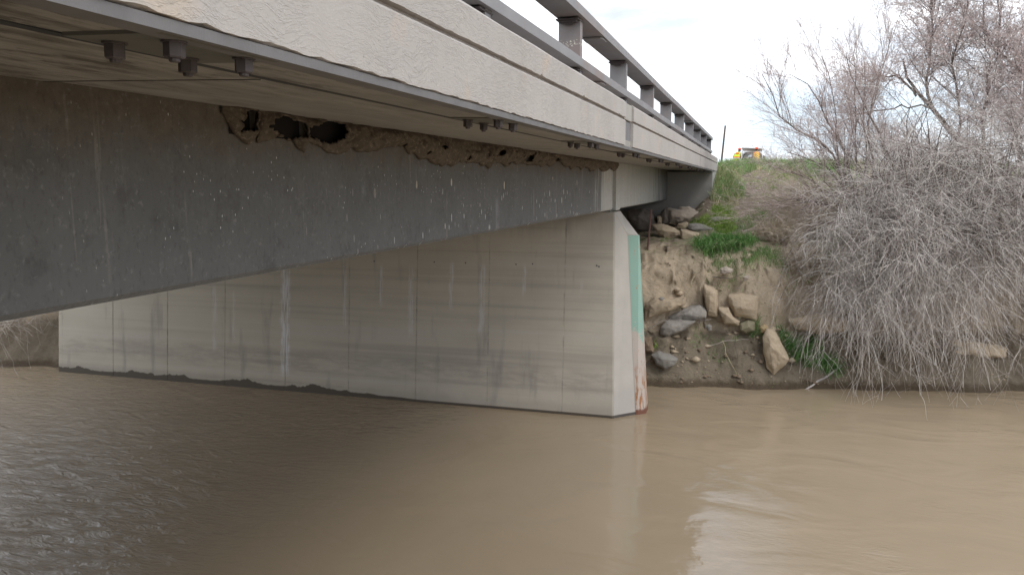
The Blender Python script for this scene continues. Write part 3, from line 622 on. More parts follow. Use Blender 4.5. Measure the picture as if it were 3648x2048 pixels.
ROCKS = [
 ('pale','big flat tan boulder at the foot of the abutment wall',26.8,1.0,[(-2.92,4.43),(-2.51,4.36),(-2.03,4.34),(-1.55,4.21),(-1.77,3.93),(-1.94,3.93),(-2.27,3.92),(-2.58,3.89),(-2.76,3.97),(-2.87,4.18)]),
 ('pale','upper grey slab boulder lying behind the big flat boulder by the abutment',27.6,0.8,[(-2.59,4.44),(-2.28,4.45),(-2.01,4.32),(-1.65,4.27),(-1.62,4.15),(-2.22,4.12),(-2.58,4.23)]),
 ('dark','dark boulder in the shade left of the big flat boulder',26.9,0.9,[(-2.96,4.43),(-2.8,4.25),(-2.77,3.96),(-2.95,3.85),(-3.09,3.88),(-3.13,4.14),(-3.09,4.3)]),
 ('dark','large brown shaded boulder close behind the pier nose',26.6,1.2,[(-4.27,4.36),(-3.72,4.41),(-3.41,4.26),(-3.25,4.0),(-3.17,3.82),(-3.4,3.61),(-3.81,3.63),(-4.03,3.81),(-4.24,4.15)]),
 ('tan','long tan boulder beside the rusty steel stake',24.73,0.7,[(-3.12,3.97),(-2.83,3.98),(-2.49,3.88),(-2.27,3.76),(-2.24,3.57),(-2.44,3.48),(-2.7,3.53),(-2.94,3.68),(-3.06,3.85)]),
 ('tan','pale wedge boulder right of the long tan boulder',24.09,0.6,[(-2.19,3.86),(-2.02,3.85),(-1.83,3.79),(-1.63,3.74),(-1.69,3.62),(-1.94,3.53),(-2.15,3.55),(-2.19,3.66)]),
 ('tan','small blocky stone wedged between the flat and long boulders',28.51,0.4,[(-3.03,3.88),(-2.83,3.86),(-2.68,3.79),(-2.68,3.64),(-2.88,3.67),(-3.04,3.73)]),
 ('tan','squarish pale stone right of the wedged blocky stone',25.5,0.4,[(-2.39,3.97),(-2.14,4.02),(-2.08,3.99),(-2.09,3.79),(-2.25,3.78),(-2.4,3.82)]),
 ('gray','dark grey angular boulder above the green grass clump',24.89,0.7,[(-2.02,3.98),(-1.81,4.01),(-1.57,3.98),(-1.24,3.86),(-1.33,3.74),(-1.59,3.69),(-1.8,3.75),(-2.02,3.83)]),
 ('gray','low grey rock half buried beside the bright green grass',25.52,0.6,[(-1.67,4.04),(-1.4,4.18),(-1.14,4.19),(-0.82,4.17),(-0.86,4.05),(-1.21,4.0),(-1.49,3.99)]),
 ('tan','small upright stone left of the dark shaded boulder',26.6,0.4,[(-3.2,4.16),(-3.1,4.17),(-3.04,4.08),(-3.04,3.9),(-3.17,3.9)]),
 ('tan','broad tan slab low in the bank beside the pier',21.18,0.7,[(-2.81,2.0),(-2.59,2.17),(-2.09,2.14),(-1.74,2.19),(-1.73,2.04),(-2.08,1.85),(-2.47,1.72),(-2.83,1.54)]),
 ('slate','large slate grey slab tilted out of the bank',21.42,0.6,[(-2.23,1.67),(-1.63,1.92),(-1.37,1.97),(-1.18,1.83),(-1.21,1.67),(-1.49,1.55),(-1.88,1.55),(-2.28,1.51)]),
 ('slate','dark lower face rock under the tilted slate slab',21.04,0.6,[(-2.24,1.57),(-1.85,1.62),(-1.46,1.59),(-1.75,1.35),(-2.18,1.16),(-2.37,1.21),(-2.35,1.41)]),
 ('tan','upright rectangular tan block in the middle of the bank',21.56,0.6,[(-1.3,2.52),(-1.13,2.46),(-0.94,2.36),(-0.92,2.02),(-0.93,1.68),(-1.17,1.69),(-1.23,1.96),(-1.3,2.23)]),
 ('tan','leaning tan block under the largest bank boulder',21.44,0.5,[(-0.9,1.92),(-0.64,1.94),(-0.51,1.7),(-0.33,1.58),(-0.35,1.49),(-0.73,1.52),(-0.83,1.73)]),
 ('tan','largest tan boulder jutting from the sandy bank',21.6,0.9,[(-0.66,2.25),(-0.36,2.31),(-0.11,2.27),(0.13,2.24),(0.12,1.88),(0.1,1.61),(-0.21,1.67),(-0.47,1.7),(-0.56,1.9),(-0.64,2.03)]),
 ('olive','rounded olive stone beneath the largest bank boulder',21.52,0.4,[(-0.32,1.52),(-0.13,1.62),(0.06,1.58),(0.05,1.36),(-0.16,1.28),(-0.33,1.34)]),
 ('ochre','small ochre stone above the pointed boulder',21.56,0.3,[(0.181,1.448),(0.295,1.52),(0.389,1.459),(0.365,1.324),(0.22,1.295)]),
 ('tan','big pointed tan boulder resting on the mud near the water',20.98,0.7,[(0.26,1.27),(0.35,1.47),(0.53,1.46),(0.66,1.23),(0.79,1.02),(0.94,0.73),(0.77,0.5),(0.56,0.3),(0.39,0.48),(0.3,0.82)]),
 ('gray','grey boulder near the waterline beside the pier nose',20.38,0.5,[(-2.53,0.77),(-2.36,0.83),(-2.06,0.78),(-1.84,0.68),(-1.93,0.53),(-2.16,0.41),(-2.4,0.54)]),
 ('pale','small pale stone on top of the sandy cut bank',21.89,0.3,[(-0.903,2.945),(-0.775,3.007),(-0.558,2.933),(-0.598,2.851),(-0.811,2.782),(-0.89,2.824)]),
 ('pale','small pale pebble right of the pale stone on the cut bank',21.87,0.2,[(-0.309,2.754),(-0.148,2.786),(-0.133,2.702),(-0.27,2.63)]),
 ('gray','round grey pebble on the sandy ledge beside the pier',21.26,0.15,[(-2.462,2.168),(-2.383,2.207),(-2.307,2.161),(-2.324,2.106),(-2.412,2.103)]),
 ('gray','round stone below the upright rectangular block',21.38,0.2,[(-1.221,1.432),(-1.145,1.494),(-1.041,1.454),(-1.055,1.328),(-1.153,1.314)]),
 ('brown','brown broken rock touching the pier near its base',20.66,0.4,[(-2.76,1.17),(-2.6,1.18),(-2.55,1.0),(-2.5,0.8),(-2.68,0.79),(-2.74,0.97)]),
 ('tan','long tan slab behind the hanging twigs near the water',22.91,0.8,[(4.6,0.93),(5.11,1.1),(5.72,1.06),(6.37,0.95),(6.35,0.72),(5.68,0.64),(5.1,0.62),(4.73,0.73)]),
 ('tan','weathered tan slab beneath the leaning shrub',22.0,0.5,[(0.92,1.59),(1.76,1.8),(2.38,1.66),(2.31,1.37),(1.63,1.25),(1.09,1.35)]),
 ('gray','small grey cobble on the path beside the abutment',26.84,0.2,[(-1.448,4.441),(-1.361,4.462),(-1.311,4.429),(-1.347,4.385),(-1.434,4.39)]),
 ('gray','pale cobble in the gravel near the top of the path',31.1,0.2,[(-0.108,5.459),(0.042,5.489),(0.114,5.416),(-0.004,5.365)]),
 ('gray','flat pale cobble halfway up the gravel path',27.89,0.2,[(-0.653,4.705),(-0.545,4.743),(-0.507,4.687),(-0.615,4.649)]),
]
for i, (c_, l_, y_, t_, P_) in enumerate(ROCKS): rock(c_, l_, y_, t_, P_, i)
m_simple('cavity_shade', (.012, .010, .009), 1)  # near-black colour standing for shade inside the nest openings
def snap(x, y): return float(ground(x, y))
# loose gravel and cobbles (uncountable)
def gravel(name, n_, xr_, yr_, smin, smax, mat, seed, label, zmin=2.9, dens=None):
    rs = np.random.RandomState(seed); x = rs.uniform(*xr_, n_*4); y = rs.uniform(*yr_, n_*4); z = ground(x, y)
    ok = (z > zmin) if dens is None else dens(x, y, z, rs)
    x, y, z = x[ok][:n_], y[ok][:n_], z[ok][:n_]; n_ = len(x)
    oct_ = np.array([(1, 0, 0), (-1, 0, 0), (0, 1, 0), (0, -1, 0), (0, 0, 1), (0, 0, -1)], float); of = np.array([(0, 2, 4), (2, 1, 4), (1, 3, 4), (3, 0, 4), (2, 0, 5), (1, 2, 5), (3, 1, 5), (0, 3, 5)])
    s_ = smin+(smax-smin)*rs.rand(n_)**2.5; V = oct_[None]*(1+rs.uniform(-.3, .3, (n_, 6, 1))); V = V*s_[:, None, None]*np.array([1, 1, .6])
    a = rs.rand(n_)*6.28; ca, sa = np.cos(a)[:, None], np.sin(a)[:, None]; V = np.stack([V[..., 0]*ca-V[..., 1]*sa, V[..., 0]*sa+V[..., 1]*ca, V[..., 2]], -1)
    V = V+np.stack([x, y, z+s_*.2], -1)[:, None]; F = (of[None]+np.arange(n_)[:, None, None]*6)
    o = npmesh(name, V.reshape(-1, 3), F.reshape(-1, 3), mat); prop(o, label, None, None, 'stuff'); return o
gravel('gravel', 1500, (-2.2, 1.6), (24.5, 34), .015, .065, 'pale', 1, 'pale gravel scattered over the footpath beside the abutment', dens=lambda x, y, z, rs: (fbm(x*1.2, y*.8, 40) > -.02) & (np.abs(x+.45+.25*np.sin(y)) < .75+.3*rs.rand(len(x))) | (rs.rand(len(x)) < .04))
gravel('gravel', 250, (-4, 4), (20.2, 22.6), .01, .04, 'brown', 2, 'muddy clods and small stones on the eroded bank face', dens=lambda x, y, z, rs: (z > .08) & (z < 3.1))
gravel('rubble', 45, (-3, 1.2), (20.4, 22.2), .05, .16, 'tan', 13, 'angular broken rubble half buried in the eroded bank', dens=lambda x, y, z, rs: (z > .5) & (z < 2.4))
gravel('rubble', 60, (-3, 3), (20.3, 21.3), .03, .11, 'brown', 14, 'muddy brown rubble along the foot of the bank', dens=lambda x, y, z, rs: (z > .1) & (z < .9))
gravel('gravel', 500, (-4, 9), (20.2, 23.5), .01, .04, 'tan', 3, 'small tan pebbles stuck in the cut bank', dens=lambda x, y, z, rs: (z > .1) & (z < 3.3))
# rusty stake
st = cyl('steel_stake', (-2.985, 22.7, 3.0), (-2.905, 22.9, 4.50), .028, .028, 'rust', None, 6); prop(st, 'rusty brown steel stake leaning upright in the bank beside the pier nose', 'stake')
# ================= swallow nests =================
def crust(name, y0, y1, seed, holes, label, kind=None, amp=1.0, group=None):
    nY = int((y1-y0)/.022)+2; nz_ = 22
    ys = np.linspace(y0, y1, nY); vs = np.linspace(0, 1, nz_); YY, VV = np.meshgrid(ys, vs)
    hgt = .17+.15*fbm(ys*1.7, ys*0, seed)+.10*fbm(ys*6, ys*0, seed+1)
    hgt = hgt*(np.clip((ys-y0)/.2, .12, 1)**.7 if y0 == 4.08 else 1); hgt = np.clip(hgt*amp, .03, .4); ztop = 5.74-.0
    zz = ztop-VV*hgt[None]+.012*fbm(YY*25, VV*8, seed+2)
    lumps = .5+.9*fbm(YY*4.2, VV*1.5, seed+3)+.35*fbm(YY*17, VV*6, seed+4)
    thick = (.03+.10*lumps)*np.sin(np.pi*np.clip(VV*.85+.15, 0, 1))**.6*amp
    thick = thick+.035*fbm(YY*26, VV*9, seed+6)+.02*fbm(YY*60, VV*20, seed+7)
    thick = np.clip(thick, 0.006, .2)
    edge = np.clip(np.minimum((YY-y0), (y1-YY))/.09+.1+.5*fbm(YY*20, VV*5, seed+8), .03, 1); thick = thick*edge
    XX = -3.098+thick
    V = np.stack([XX, YY, zz], -1).reshape(-1, 3)
    dead = np.zeros(YY.shape, bool)
    for (hy, hz, ry, rz) in holes:
        q = ((YY-hy)/ry)**2+((zz-hz)/rz)**2; dead |= q+1.1*fbm(YY*14, zz*14, seed+9) < 1
    F = []
    for j in range(nz_-1):
        for i in range(nY-1):
            if not (dead[j, i] and dead[j+1, i+1]): F.append((j*nY+i, j*nY+i+1, (j+1)*nY+i+1, (j+1)*nY+i))
    o = npmesh(name, V, F, 'mud', None, True); sd_ = o.modifiers.new('thick', 'SOLIDIFY'); sd_.thickness = .012; sd_.offset = -1
    prop(o, label, None if kind else 'nest', group, kind)
    if holes and y0 < 5.5: meshobj('nest_shade_sheet', [(-3.094, y0+.07, 5.56), (-3.094, y1-.05, 5.56), (-3.094, y1-.05, 5.73), (-3.094, y0+.07, 5.73)], [(0, 1, 2, 3)], 'cavity_shade', o)  # flat dark sheet behind the openings paints the shade of deep cavities
    return o
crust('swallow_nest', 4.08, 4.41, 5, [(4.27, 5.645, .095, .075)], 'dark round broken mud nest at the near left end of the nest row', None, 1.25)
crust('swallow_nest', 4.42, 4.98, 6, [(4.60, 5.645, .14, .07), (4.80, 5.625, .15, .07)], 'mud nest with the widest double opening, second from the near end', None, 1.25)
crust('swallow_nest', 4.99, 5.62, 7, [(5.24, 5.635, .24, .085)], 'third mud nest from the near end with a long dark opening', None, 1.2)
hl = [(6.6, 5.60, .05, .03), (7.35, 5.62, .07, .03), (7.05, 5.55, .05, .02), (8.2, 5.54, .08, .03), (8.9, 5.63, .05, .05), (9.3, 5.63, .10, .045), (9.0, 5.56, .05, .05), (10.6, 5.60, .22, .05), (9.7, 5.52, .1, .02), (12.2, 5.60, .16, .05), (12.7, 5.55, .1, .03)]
rs = np.random.RandomState(4)
for _ in range(26): hl.append((rs.uniform(5.8, 17), rs.uniform(5.52, 5.68), rs.uniform(.02, .06), rs.uniform(.012, .03)))
crust('mud_nest_remains', 5.63, 17.3, 8, hl, 'crumbling row of old mud nests along the top of the concrete girder', 'stuff', 1.25)
crust('mud_nest_remains', 17.25, 17.95, 12, [], 'mud crust over the girder joint', 'stuff', 1.1)
# faint scuffed mud line left of the nests

# ================= vegetation =================
def grow(P0, R0, n_, rs, t=(.2, 1), ln=(.3, .6), spread=.7, up=0.0, droop=0.0, k=5, rr=.5, wob=.12, bias=(0, 0, 0), wpow=1.0, rmin=.0):
    """children polylines of the parent polylines P0 (n,k,3) with radii R0 (n,k)"""
    n0, k0, _ = P0.shape; seg = np.linalg.norm(np.diff(P0, axis=1), axis=2); L0 = seg.sum(1); w = L0**wpow
    pi = rs.choice(n0, n_, p=w/w.sum()); tt_ = t[0]+(t[1]-t[0])*rs.rand(n_); fk = tt_*(k0-1); ik = np.minimum(fk.astype(int), k0-2); fr = (fk-ik)[:, None]
    a = P0[pi, ik]; b_ = P0[pi, ik+1]; pos = a*(1-fr)+b_*fr; tan = (b_-a); tan /= np.linalg.norm(tan, axis=1, keepdims=True)+1e-9
    r0 = (R0[pi, ik]*(1-fr[:, 0])+R0[pi, ik+1]*fr[:, 0])
    rv = rs.normal(size=(n_, 3)); rv -= (rv*tan).sum(1, keepdims=True)*tan; rv /= np.linalg.norm(rv, axis=1, keepdims=True)+1e-9
    sp = spread*(.6+.8*rs.rand(n_))[:, None]; d = tan*np.cos(sp)+rv*np.sin(sp)+np.array([0, 0, up])+np.array(bias); d /= np.linalg.norm(d, axis=1, keepdims=True)
    L = (ln[0]+(ln[1]-ln[0])*rs.rand(n_))*(1 if ln[1] > 1.5 else 1); step = (L/(k-1))[:, None]
    P = np.zeros((n_, k, 3)); P[:, 0] = pos
    for j in range(1, k):
        d = d+rs.normal(size=(n_, 3))*wob+np.array([0, 0, -droop])*step*1.0; d /= np.linalg.norm(d, axis=1, keepdims=True); P[:, j] = P[:, j-1]+d*step
    rb = np.maximum(r0*rr, rmin); Rr = rb[:, None]*np.linspace(1, .35, k)[None]
    return P, Rr
def resample(pts, k):
    pts = np.array(pts, float); s_ = np.r_[0, np.cumsum(np.linalg.norm(np.diff(pts, axis=0), axis=1))]; u = np.linspace(0, s_[-1], k)
    return np.stack([np.interp(u, s_, pts[:, i]) for i in range(3)], 1)
def stems(L, k, r0, r1, rs=None, wob=.03):
    P = np.stack([resample(p, k) for p in L]); Rr = np.stack([np.linspace(a, b_, k) for a, b_ in zip(r0, r1)])
    if rs is not None: P[:, 1:] += rs.normal(size=P[:, 1:].shape)*wob
    return P, Rr
def above(P, Rr, eps=.02, zmin=None):      # keep strands whose tips do not dive under ground
    g_ = ground(P[..., 0], P[..., 1], False); lo = (P[..., 2] < np.maximum(g_, -.12)+eps-.25).any(1); return P[~lo], Rr[~lo]
def strands(name, L, mat, parent=None, sides=3, L2=None, mat2=None):
    V, F = merge([tubes(P, Rr, sides) for P, Rr in L+(L2 or [])]); o = npmesh(name, V, F, mat, parent)
    if L2:
        nf = sum(P.shape[0]*(P.shape[1]-1)*sides for P, _ in L); o.data.materials.append(MAT[mat2])
        mi = np.zeros(len(o.data.polygons), np.int32); mi[nf:] = 1; o.data.polygons.foreach_set('material_index', mi)
    if name in ('twigs', 'branch'): o['kind'] = 'stuff'
    return o

# --- left bare shrub with fanned upright stems ---
rs = np.random.RandomState(21)
sh = empty('bare_shrub', (2.7, 24.8, 3.7), 'leafless grey shrub fanning upright stems against the sky on the bank top', 'shrub')
bs = (2.75, 24.8, 3.6)
S1 = [[bs, (2.65, 24.7, 4.3), (2.49, 24.6, 4.7), (2.29, 24.4, 5.15), (1.83, 24.2, 5.72), (1.23, 24.0, 6.02), (.8, 23.8, 6.09)],
      [bs, (2.62, 24.6, 4.7), (2.48, 24.6, 5.85), (2.11, 24.5, 6.55), (1.71, 24.5, 7.17), (1.55, 24.4, 7.69), (1.16, 24.4, 8.13), (.73, 24.3, 8.31)],
      [bs, (2.44, 24.6, 4.92), (2.08, 24.4, 5.98), (1.55, 24.2, 6.46), (1.04, 24.0, 6.68), (.56, 23.8, 7.06), (.29, 23.6, 7.56), (.0, 23.4, 8.2)],
      [(3.5, 25, 3.7), (3.76, 25, 4.92), (3.64, 25, 5.67), (3.41, 25, 6.16), (3.12, 25, 6.99), (2.71, 25, 7.79), (2.4, 25, 8.41), (2.26, 25, 8.9)],
      [bs, (2.74, 24.6, 4.7), (2.66, 24.6, 6.02), (2.6, 24.6, 6.89), (2.55, 24.6, 7.76), (2.47, 24.6, 8.8)],
      [bs, (2.9, 24.8, 5.2), (2.95, 24.8, 6.3), (2.75, 24.8, 7.4), (2.8, 24.8, 8.5)],
      [bs, (2.5, 24.9, 5.0), (2.2, 25, 6.0), (2.15, 25, 7.0), (1.95, 25, 8.0), (1.6, 25, 8.9)],
      [(3.3, 25, 3.7), (3.2, 25.2, 5.5), (3.0, 25.3, 7.0), (3.3, 25.3, 8.4), (3.5, 25.3, 9.6)],
      [bs, (2.2, 24.3, 4.5), (1.6, 24.0, 4.75), (.9, 23.7, 4.78), (.3, 23.4, 4.7)],
      [bs, (2.1, 24.4, 4.9), (1.4, 24.1, 5.35), (.9, 24.0, 5.6)]]
P, Rr = stems(S1, 10, [.055, .05, .045, .06, .03, .03, .03, .04, .04, .03], [.010]*10, rs, .02)
strands('stem', [(P, Rr)], 'bark', sh, 6)
A1, B1 = grow(P, Rr, 120, rs, (.25, .95), (.8, 1.9), .55, .25, 0, 6, .45, .07, (-.12, 0, 0), rmin=.007)
A1b, B1b = grow(P[[8, 0, 9]], Rr[[8, 0, 9]], 40, rs, (.2, 1), (.5, 1.3), .8, .05, .1, 6, .4, .1, (-.1, 0, 0), rmin=.006)
A2, B2 = grow(A1, B1, 2100, rs, (.15, 1), (.35, 1.0), .5, .14, 0, 5, .5, .07, (-.05, 0, 0), rmin=.0042)
A2b, B2b = grow(A1b, B1b, 700, rs, (.15, 1), (.2, .7), .8, .05, .1, 4, .5, .1, rmin=.004)
A3, B3 = grow(A2, B2, 6000, rs, (.1, 1), (.15, .45), .6, .1, 0, 4, .6, .08, rmin=.0028)
strands('branch', [(A1, B1), (A1b, B1b)], 'bark', sh, 4); strands('twigs', [(A2, B2), (A2b, B2b), (A3, B3)], 'twig_red', sh)

# --- tree behind, trunk leaning out to the left, budding ---
rs = np.random.RandomState(22)
tr = empty('budding_tree', (8.6, 26.6, 3.8), 'thick leaning tree with reddish buds filling the upper right behind the shrubs', 'tree')
T0 = [(9.0, 26.5, 3.6), (7.88, 26.5, 4.45), (7.04, 26.5, 5.12), (6.34, 26.5, 6.03), (5.4, 26.5, 6.68), (4.86, 26.5, 7.42), (4.42, 26.5, 7.84), (4.15, 26.5, 8.3), (4.0, 26.5, 8.9)]
P, Rr = stems([T0], 14, [.17], [.02], rs, .03); Rr = .17*np.linspace(1, .12, 14)[None]**.9+0*Rr; strands('trunk', [(P, Rr)], 'bark', tr, 8)
T = [[(4.9, 26.5, 7.4), (4.72, 26.5, 8.06), (4.74, 26.5, 8.77), (4.73, 26.5, 9.66), (4.6, 26.5, 11)],
     [(6.3, 26.5, 6.05), (6.14, 26.5, 6.67), (6.28, 26.5, 7.6), (6.29, 26.5, 8.26), (6.54, 26.5, 8.99), (6.4, 26.5, 10.5)],
     [(9.0, 27, 3.8), (8.6, 27, 7.2), (7.77, 27, 7.99), (7.13, 27, 8.64), (6.71, 27, 8.97), (6.23, 27, 9.57), (6.02, 27, 10.8)],
     [(8.6, 27, 7.2), (8.0, 27, 7.4), (7.36, 27, 7.74), (6.98, 27, 8.03)],
     [(4.42, 26.5, 7.8), (3.94, 26.3, 8.34), (3.35, 26.3, 8.41), (3.01, 26.3, 8.28)],
     [(5.6, 26.4, 6.5), (5.55, 26.4, 7.84), (5.2, 26.4, 8.38), (5.52, 26.4, 9.6), (5.55, 26.4, 10.9)],
     [(7.6, 26.5, 4.6), (7.0, 26.2, 6.2), (7.1, 26, 7.6), (6.9, 26, 9)], [(8.4, 26.8, 6.5), (8.6, 26.8, 8.5), (8.2, 26.8, 11)],
     [(6.9, 26.5, 5.3), (5.8, 26.2, 5.75), (4.9, 26, 6.2), (4.1, 25.8, 6.3)], [(4.86, 26.5, 7.42), (4.1, 26.8, 7.5), (3.3, 27, 7.5), (2.7, 27, 7.3)]]
P2, R2 = stems(T, 9, [.05, .05, .08, .03, .035, .04, .035, .05, .03, .03], [.018]*10, rs, .04)
PA = np.concatenate([P2]); RA = R2
A1, B1 = grow(PA, RA, 260, rs, (.15, 1), (.8, 2.0), .75, .15, 0, 6, .45, .1, (-.05, 0, 0), rmin=.011)
A2, B2 = grow(A1, B1, 4200, rs, (.1, 1), (.4, 1.1), .8, .05, .05, 5, .5, .14, rmin=.0058)
A3, B3 = grow(A2, B2, 24000, rs, (.1, 1), (.15, .5), .8, .05, .05, 4, .6, .17, rmin=.0038)
strands('limb', [(P2, R2)], 'bark', tr, 6); strands('branch', [(A1, B1)], 'bark', tr, 4); strands('twigs', [(A2, B2), (A3, B3)], 'twig_crown', tr)
def buds(name, P, n_, rs, s_, mat, parent):
    i = rs.randint(0, len(P), n_); j = rs.randint(1, P.shape[1], n_); c = P[i, j]+rs.normal(size=(n_, 3))*.012
    T4 = np.array([(0, 0, 1.3), (.9, 0, -.4), (-.45, .8, -.4), (-.45, -.8, -.4)]); f4 = np.array([(0, 1, 2), (0, 2, 3), (0, 3, 1), (1, 3, 2)])
    sz = s_*(.5+rs.rand(n_)); V = c[:, None]+T4[None]*sz[:, None, None]+rs.normal(size=(n_, 4, 3))*s_*.3; F = f4[None]+np.arange(n_)[:, None, None]*4
    o = npmesh(name, V.reshape(-1, 3), F.reshape(-1, 3), mat, parent); o['kind'] = 'stuff'; return o
buds('buds', A3, 42000, rs, .014, 'bud', tr)

# --- big drooping shrub hanging over the cut bank ---
def arching(seed, bases, n1, n2, n3, name, label, cat, ang, reach, height, mats, bcol='bark', drp=.42, gdir=(0, -1), loc=None, zlow=-.1, l3=(.3, .9), rad=.03):
    rs = np.random.RandomState(seed); e_ = empty(name, loc or bases[0], label, cat)
    n_ = n1; b_ = np.array(bases)[rs.randint(0, len(bases), n_)]+rs.normal(size=(n_, 3))*np.array([.35, .3, .05])
    th = R(ang[0])+(R(ang[1])-R(ang[0]))*rs.rand(n_); ele = R(20)+R(65)*rs.rand(n_)
    d = np.stack([np.cos(th)*np.cos(ele), np.sin(th)*np.cos(ele), np.sin(ele)], 1); L = reach[0]+(reach[1]-reach[0])*rs.rand(n_); k = 12; st_ = (L/(k-1))[:, None]
    P = np.zeros((n_, k, 3)); P[:, 0] = b_
    for j in range(1, k):
        d = d+rs.normal(size=(n_, 3))*.09+np.array([0, 0, -drp])*st_*(.35+j/k); d /= np.linalg.norm(d, axis=1, keepdims=True); P[:, j] = P[:, j-1]+d*st_
        g_ = np.maximum(ground(P[:, j, 0], P[:, j, 1], False)+.03, zlow); P[:, j, 2] = np.maximum(P[:, j, 2], g_)
    Rr = (rad*(.35+.65*rs.rand(n_)))[:, None]*np.linspace(1, .16, k)[None]; Rr = np.maximum(Rr, .0045)
    A2, B2 = grow(P, Rr, n2, rs, (.15, 1), (.5, 1.5), .78, 0, drp*.9, 7, .55, .10, rmin=.0048)
    A3, B3 = grow(A2, B2, n3, rs, (.1, 1), l3, .7, 0, drp*.8, 5, .65, .11, rmin=.0034)
    def clampz(Q):
        g_ = np.maximum(ground(Q[..., 0], Q[..., 1], False)+.02, zlow); Q[..., 2] = np.maximum(Q[..., 2], g_-.25*(rs.rand(*g_.shape) < .5)); return Q
    A2 = clampz(A2); A3 = clampz(A3)
    if rad > .025:
        m_ = 26; bb_ = np.array(bases)[rs.randint(0, len(bases), m_)]+rs.normal(size=(m_, 3))*np.array([.4, .25, .05]); th_ = rs.rand(m_)*6.28; ee = R(50)+R(35)*rs.rand(m_)
        dd = np.stack([np.cos(th_)*np.cos(ee), np.sin(th_)*np.cos(ee)-.25, np.sin(ee)], 1); PP = np.zeros((m_, 9, 3)); PP[:, 0] = bb_
        for j in range(1, 9): dd = dd+rs.normal(size=(m_, 3))*.13; dd /= np.linalg.norm(dd, axis=1, keepdims=True); PP[:, j] = PP[:, j-1]+dd*(.30+.12*rs.rand(m_))[:, None]
        RR_ = (.022+.03*rs.rand(m_))[:, None]*np.linspace(1, .25, 9)[None]
        AA, BB = grow(PP, RR_, 150, rs, (.3, 1), (.4, 1.1), .7, .1, 0, 5, .5, .12, rmin=.008)
        strands('stem', [(PP, RR_), (AA, BB)], 'bark', e_, 5)['kind'] = 'stuff'
    strands('branch', [(P, Rr)], bcol, e_, 4)
    h2, h3 = len(A2)//2, len(A3)//2
    strands('twigs', [(A2[:h2], B2[:h2]), (A3[:h3], B3[:h3])], mats[0], e_, 3, [(A2[h2:], B2[h2:]), (A3[h3:], B3[h3:])], mats[1])
    return P, A2, A3
arching(31, [(3.5, 23.9, 3.6), (4.3, 23.9, 3.6), (3.2, 23.7, 3.5), (3.9, 24.3, 3.8), (3.6, 23.2, 3.2)], 250, 2200, 6500, 'drooping_shrub', 'dense leafless shrub drooping grey twigs over the bank into the water', 'shrub', (240, 330), (2.2, 5.6), 0, ('twig_gray', 'twig_pale'), drp=.50)
arching(32, [(6.0, 24.4, 3.7), (7.2, 24.6, 3.7), (5.2, 24.1, 3.6), (8.2, 25, 3.8)], 290, 2600, 8000, 'drooping_shrub', 'leafless drooping shrub at the right edge with arching grey branches', 'shrub', (190, 345), (2.4, 6.2), 0, ('twig_gray', 'twig_pale'), drp=.46)
# dense dark interior thicket
rs = np.random.RandomState(33)
def thicket(name, label, seed, ell, n1, n2, mats, lo=.25, kind='stuff', rmin=.0035, lens=(.35, .9)):
    rs = np.random.RandomState(seed); cs = []
    for (cx, cy, cz, rx, ry, rz, w) in ell:
        m = int(n1*w); q = rs.normal(size=(m, 3)); q /= np.linalg.norm(q, axis=1, keepdims=True); q *= rs.rand(m, 1)**.45; cs.append(q*np.array([rx, ry, rz])+np.array([cx, cy, cz]))
    c = np.concatenate(cs); m = len(c); d = rs.normal(size=(m, 3)); d[:, 2] = np.abs(d[:, 2])*.7+.1; d /= np.linalg.norm(d, axis=1, keepdims=True); k = 5
    L = lens[0]+(lens[1]-lens[0])*rs.rand(m); P = np.zeros((m, k, 3)); P[:, 0] = c
    for j in range(1, k): d = d+rs.normal(size=(m, 3))*.3; d /= np.linalg.norm(d, axis=1, keepdims=True); P[:, j] = P[:, j-1]+d*(L/(k-1))[:, None]
    g_ = ground(P[..., 0], P[..., 1], False); ok = (P[..., 2] > g_-.1).all(1); P = P[ok]; m = len(P); Rr = np.full((m, 1), .0055)*np.linspace(1, .5, k)[None]
    A, B = grow(P, Rr, n2, rs, (0, 1), (.1, .35), .9, 0, 0, 4, .7, .25, rmin=rmin)
    h = len(A)//2; o = strands(name, [(P, Rr), (A[:h], B[:h])], mats[0]); prop(o, label, None, None, kind)
    o2 = strands(name, [(A[h:], B[h:])], mats[1]); prop(o2, label+', paler twigs', None, None, kind)
thicket('thicket', 'tangled dark undergrowth inside the drooping shrubs', 34, [(3.9, 24.4, 4.2, 1.0, .8, .9, .28), (5.2, 24.6, 4.0, 1.6, .9, 1.0, .36), (7.2, 24.8, 4.0, 1.5, .9, 1.2, .32)], 6000, 12000, ('bark', 'twig_gray'))
thicket('dry_brush', 'pale tangled tumbleweed brush covering the slope beside the path', 35, [(.75, 24.0, 3.75, .75, .9, .35, .3), (1.5, 24.8, 4.1, 1.0, 1.3, .45, .34), (1.2, 26.3, 4.5, 1.0, 1.2, .3, .2), (1.2, 22.9, 3.1, .55, .4, .45, .16)], 3800, 11000, ('dry', 'straw'), lens=(.2, .5), rmin=.003)
thicket('distant_brush', 'pinkish bare brush on the horizon beyond the road', 36, [(3, 58, 6.2, 3.5, 2, .9, .35), (7, 62, 6.4, 4, 2, 1.4, .35), (12, 60, 6.6, 4, 2, 1.6, .3)], 1100, 3500, ('twig_red', 'dry'), lens=(.6, 1.6), rmin=.012)

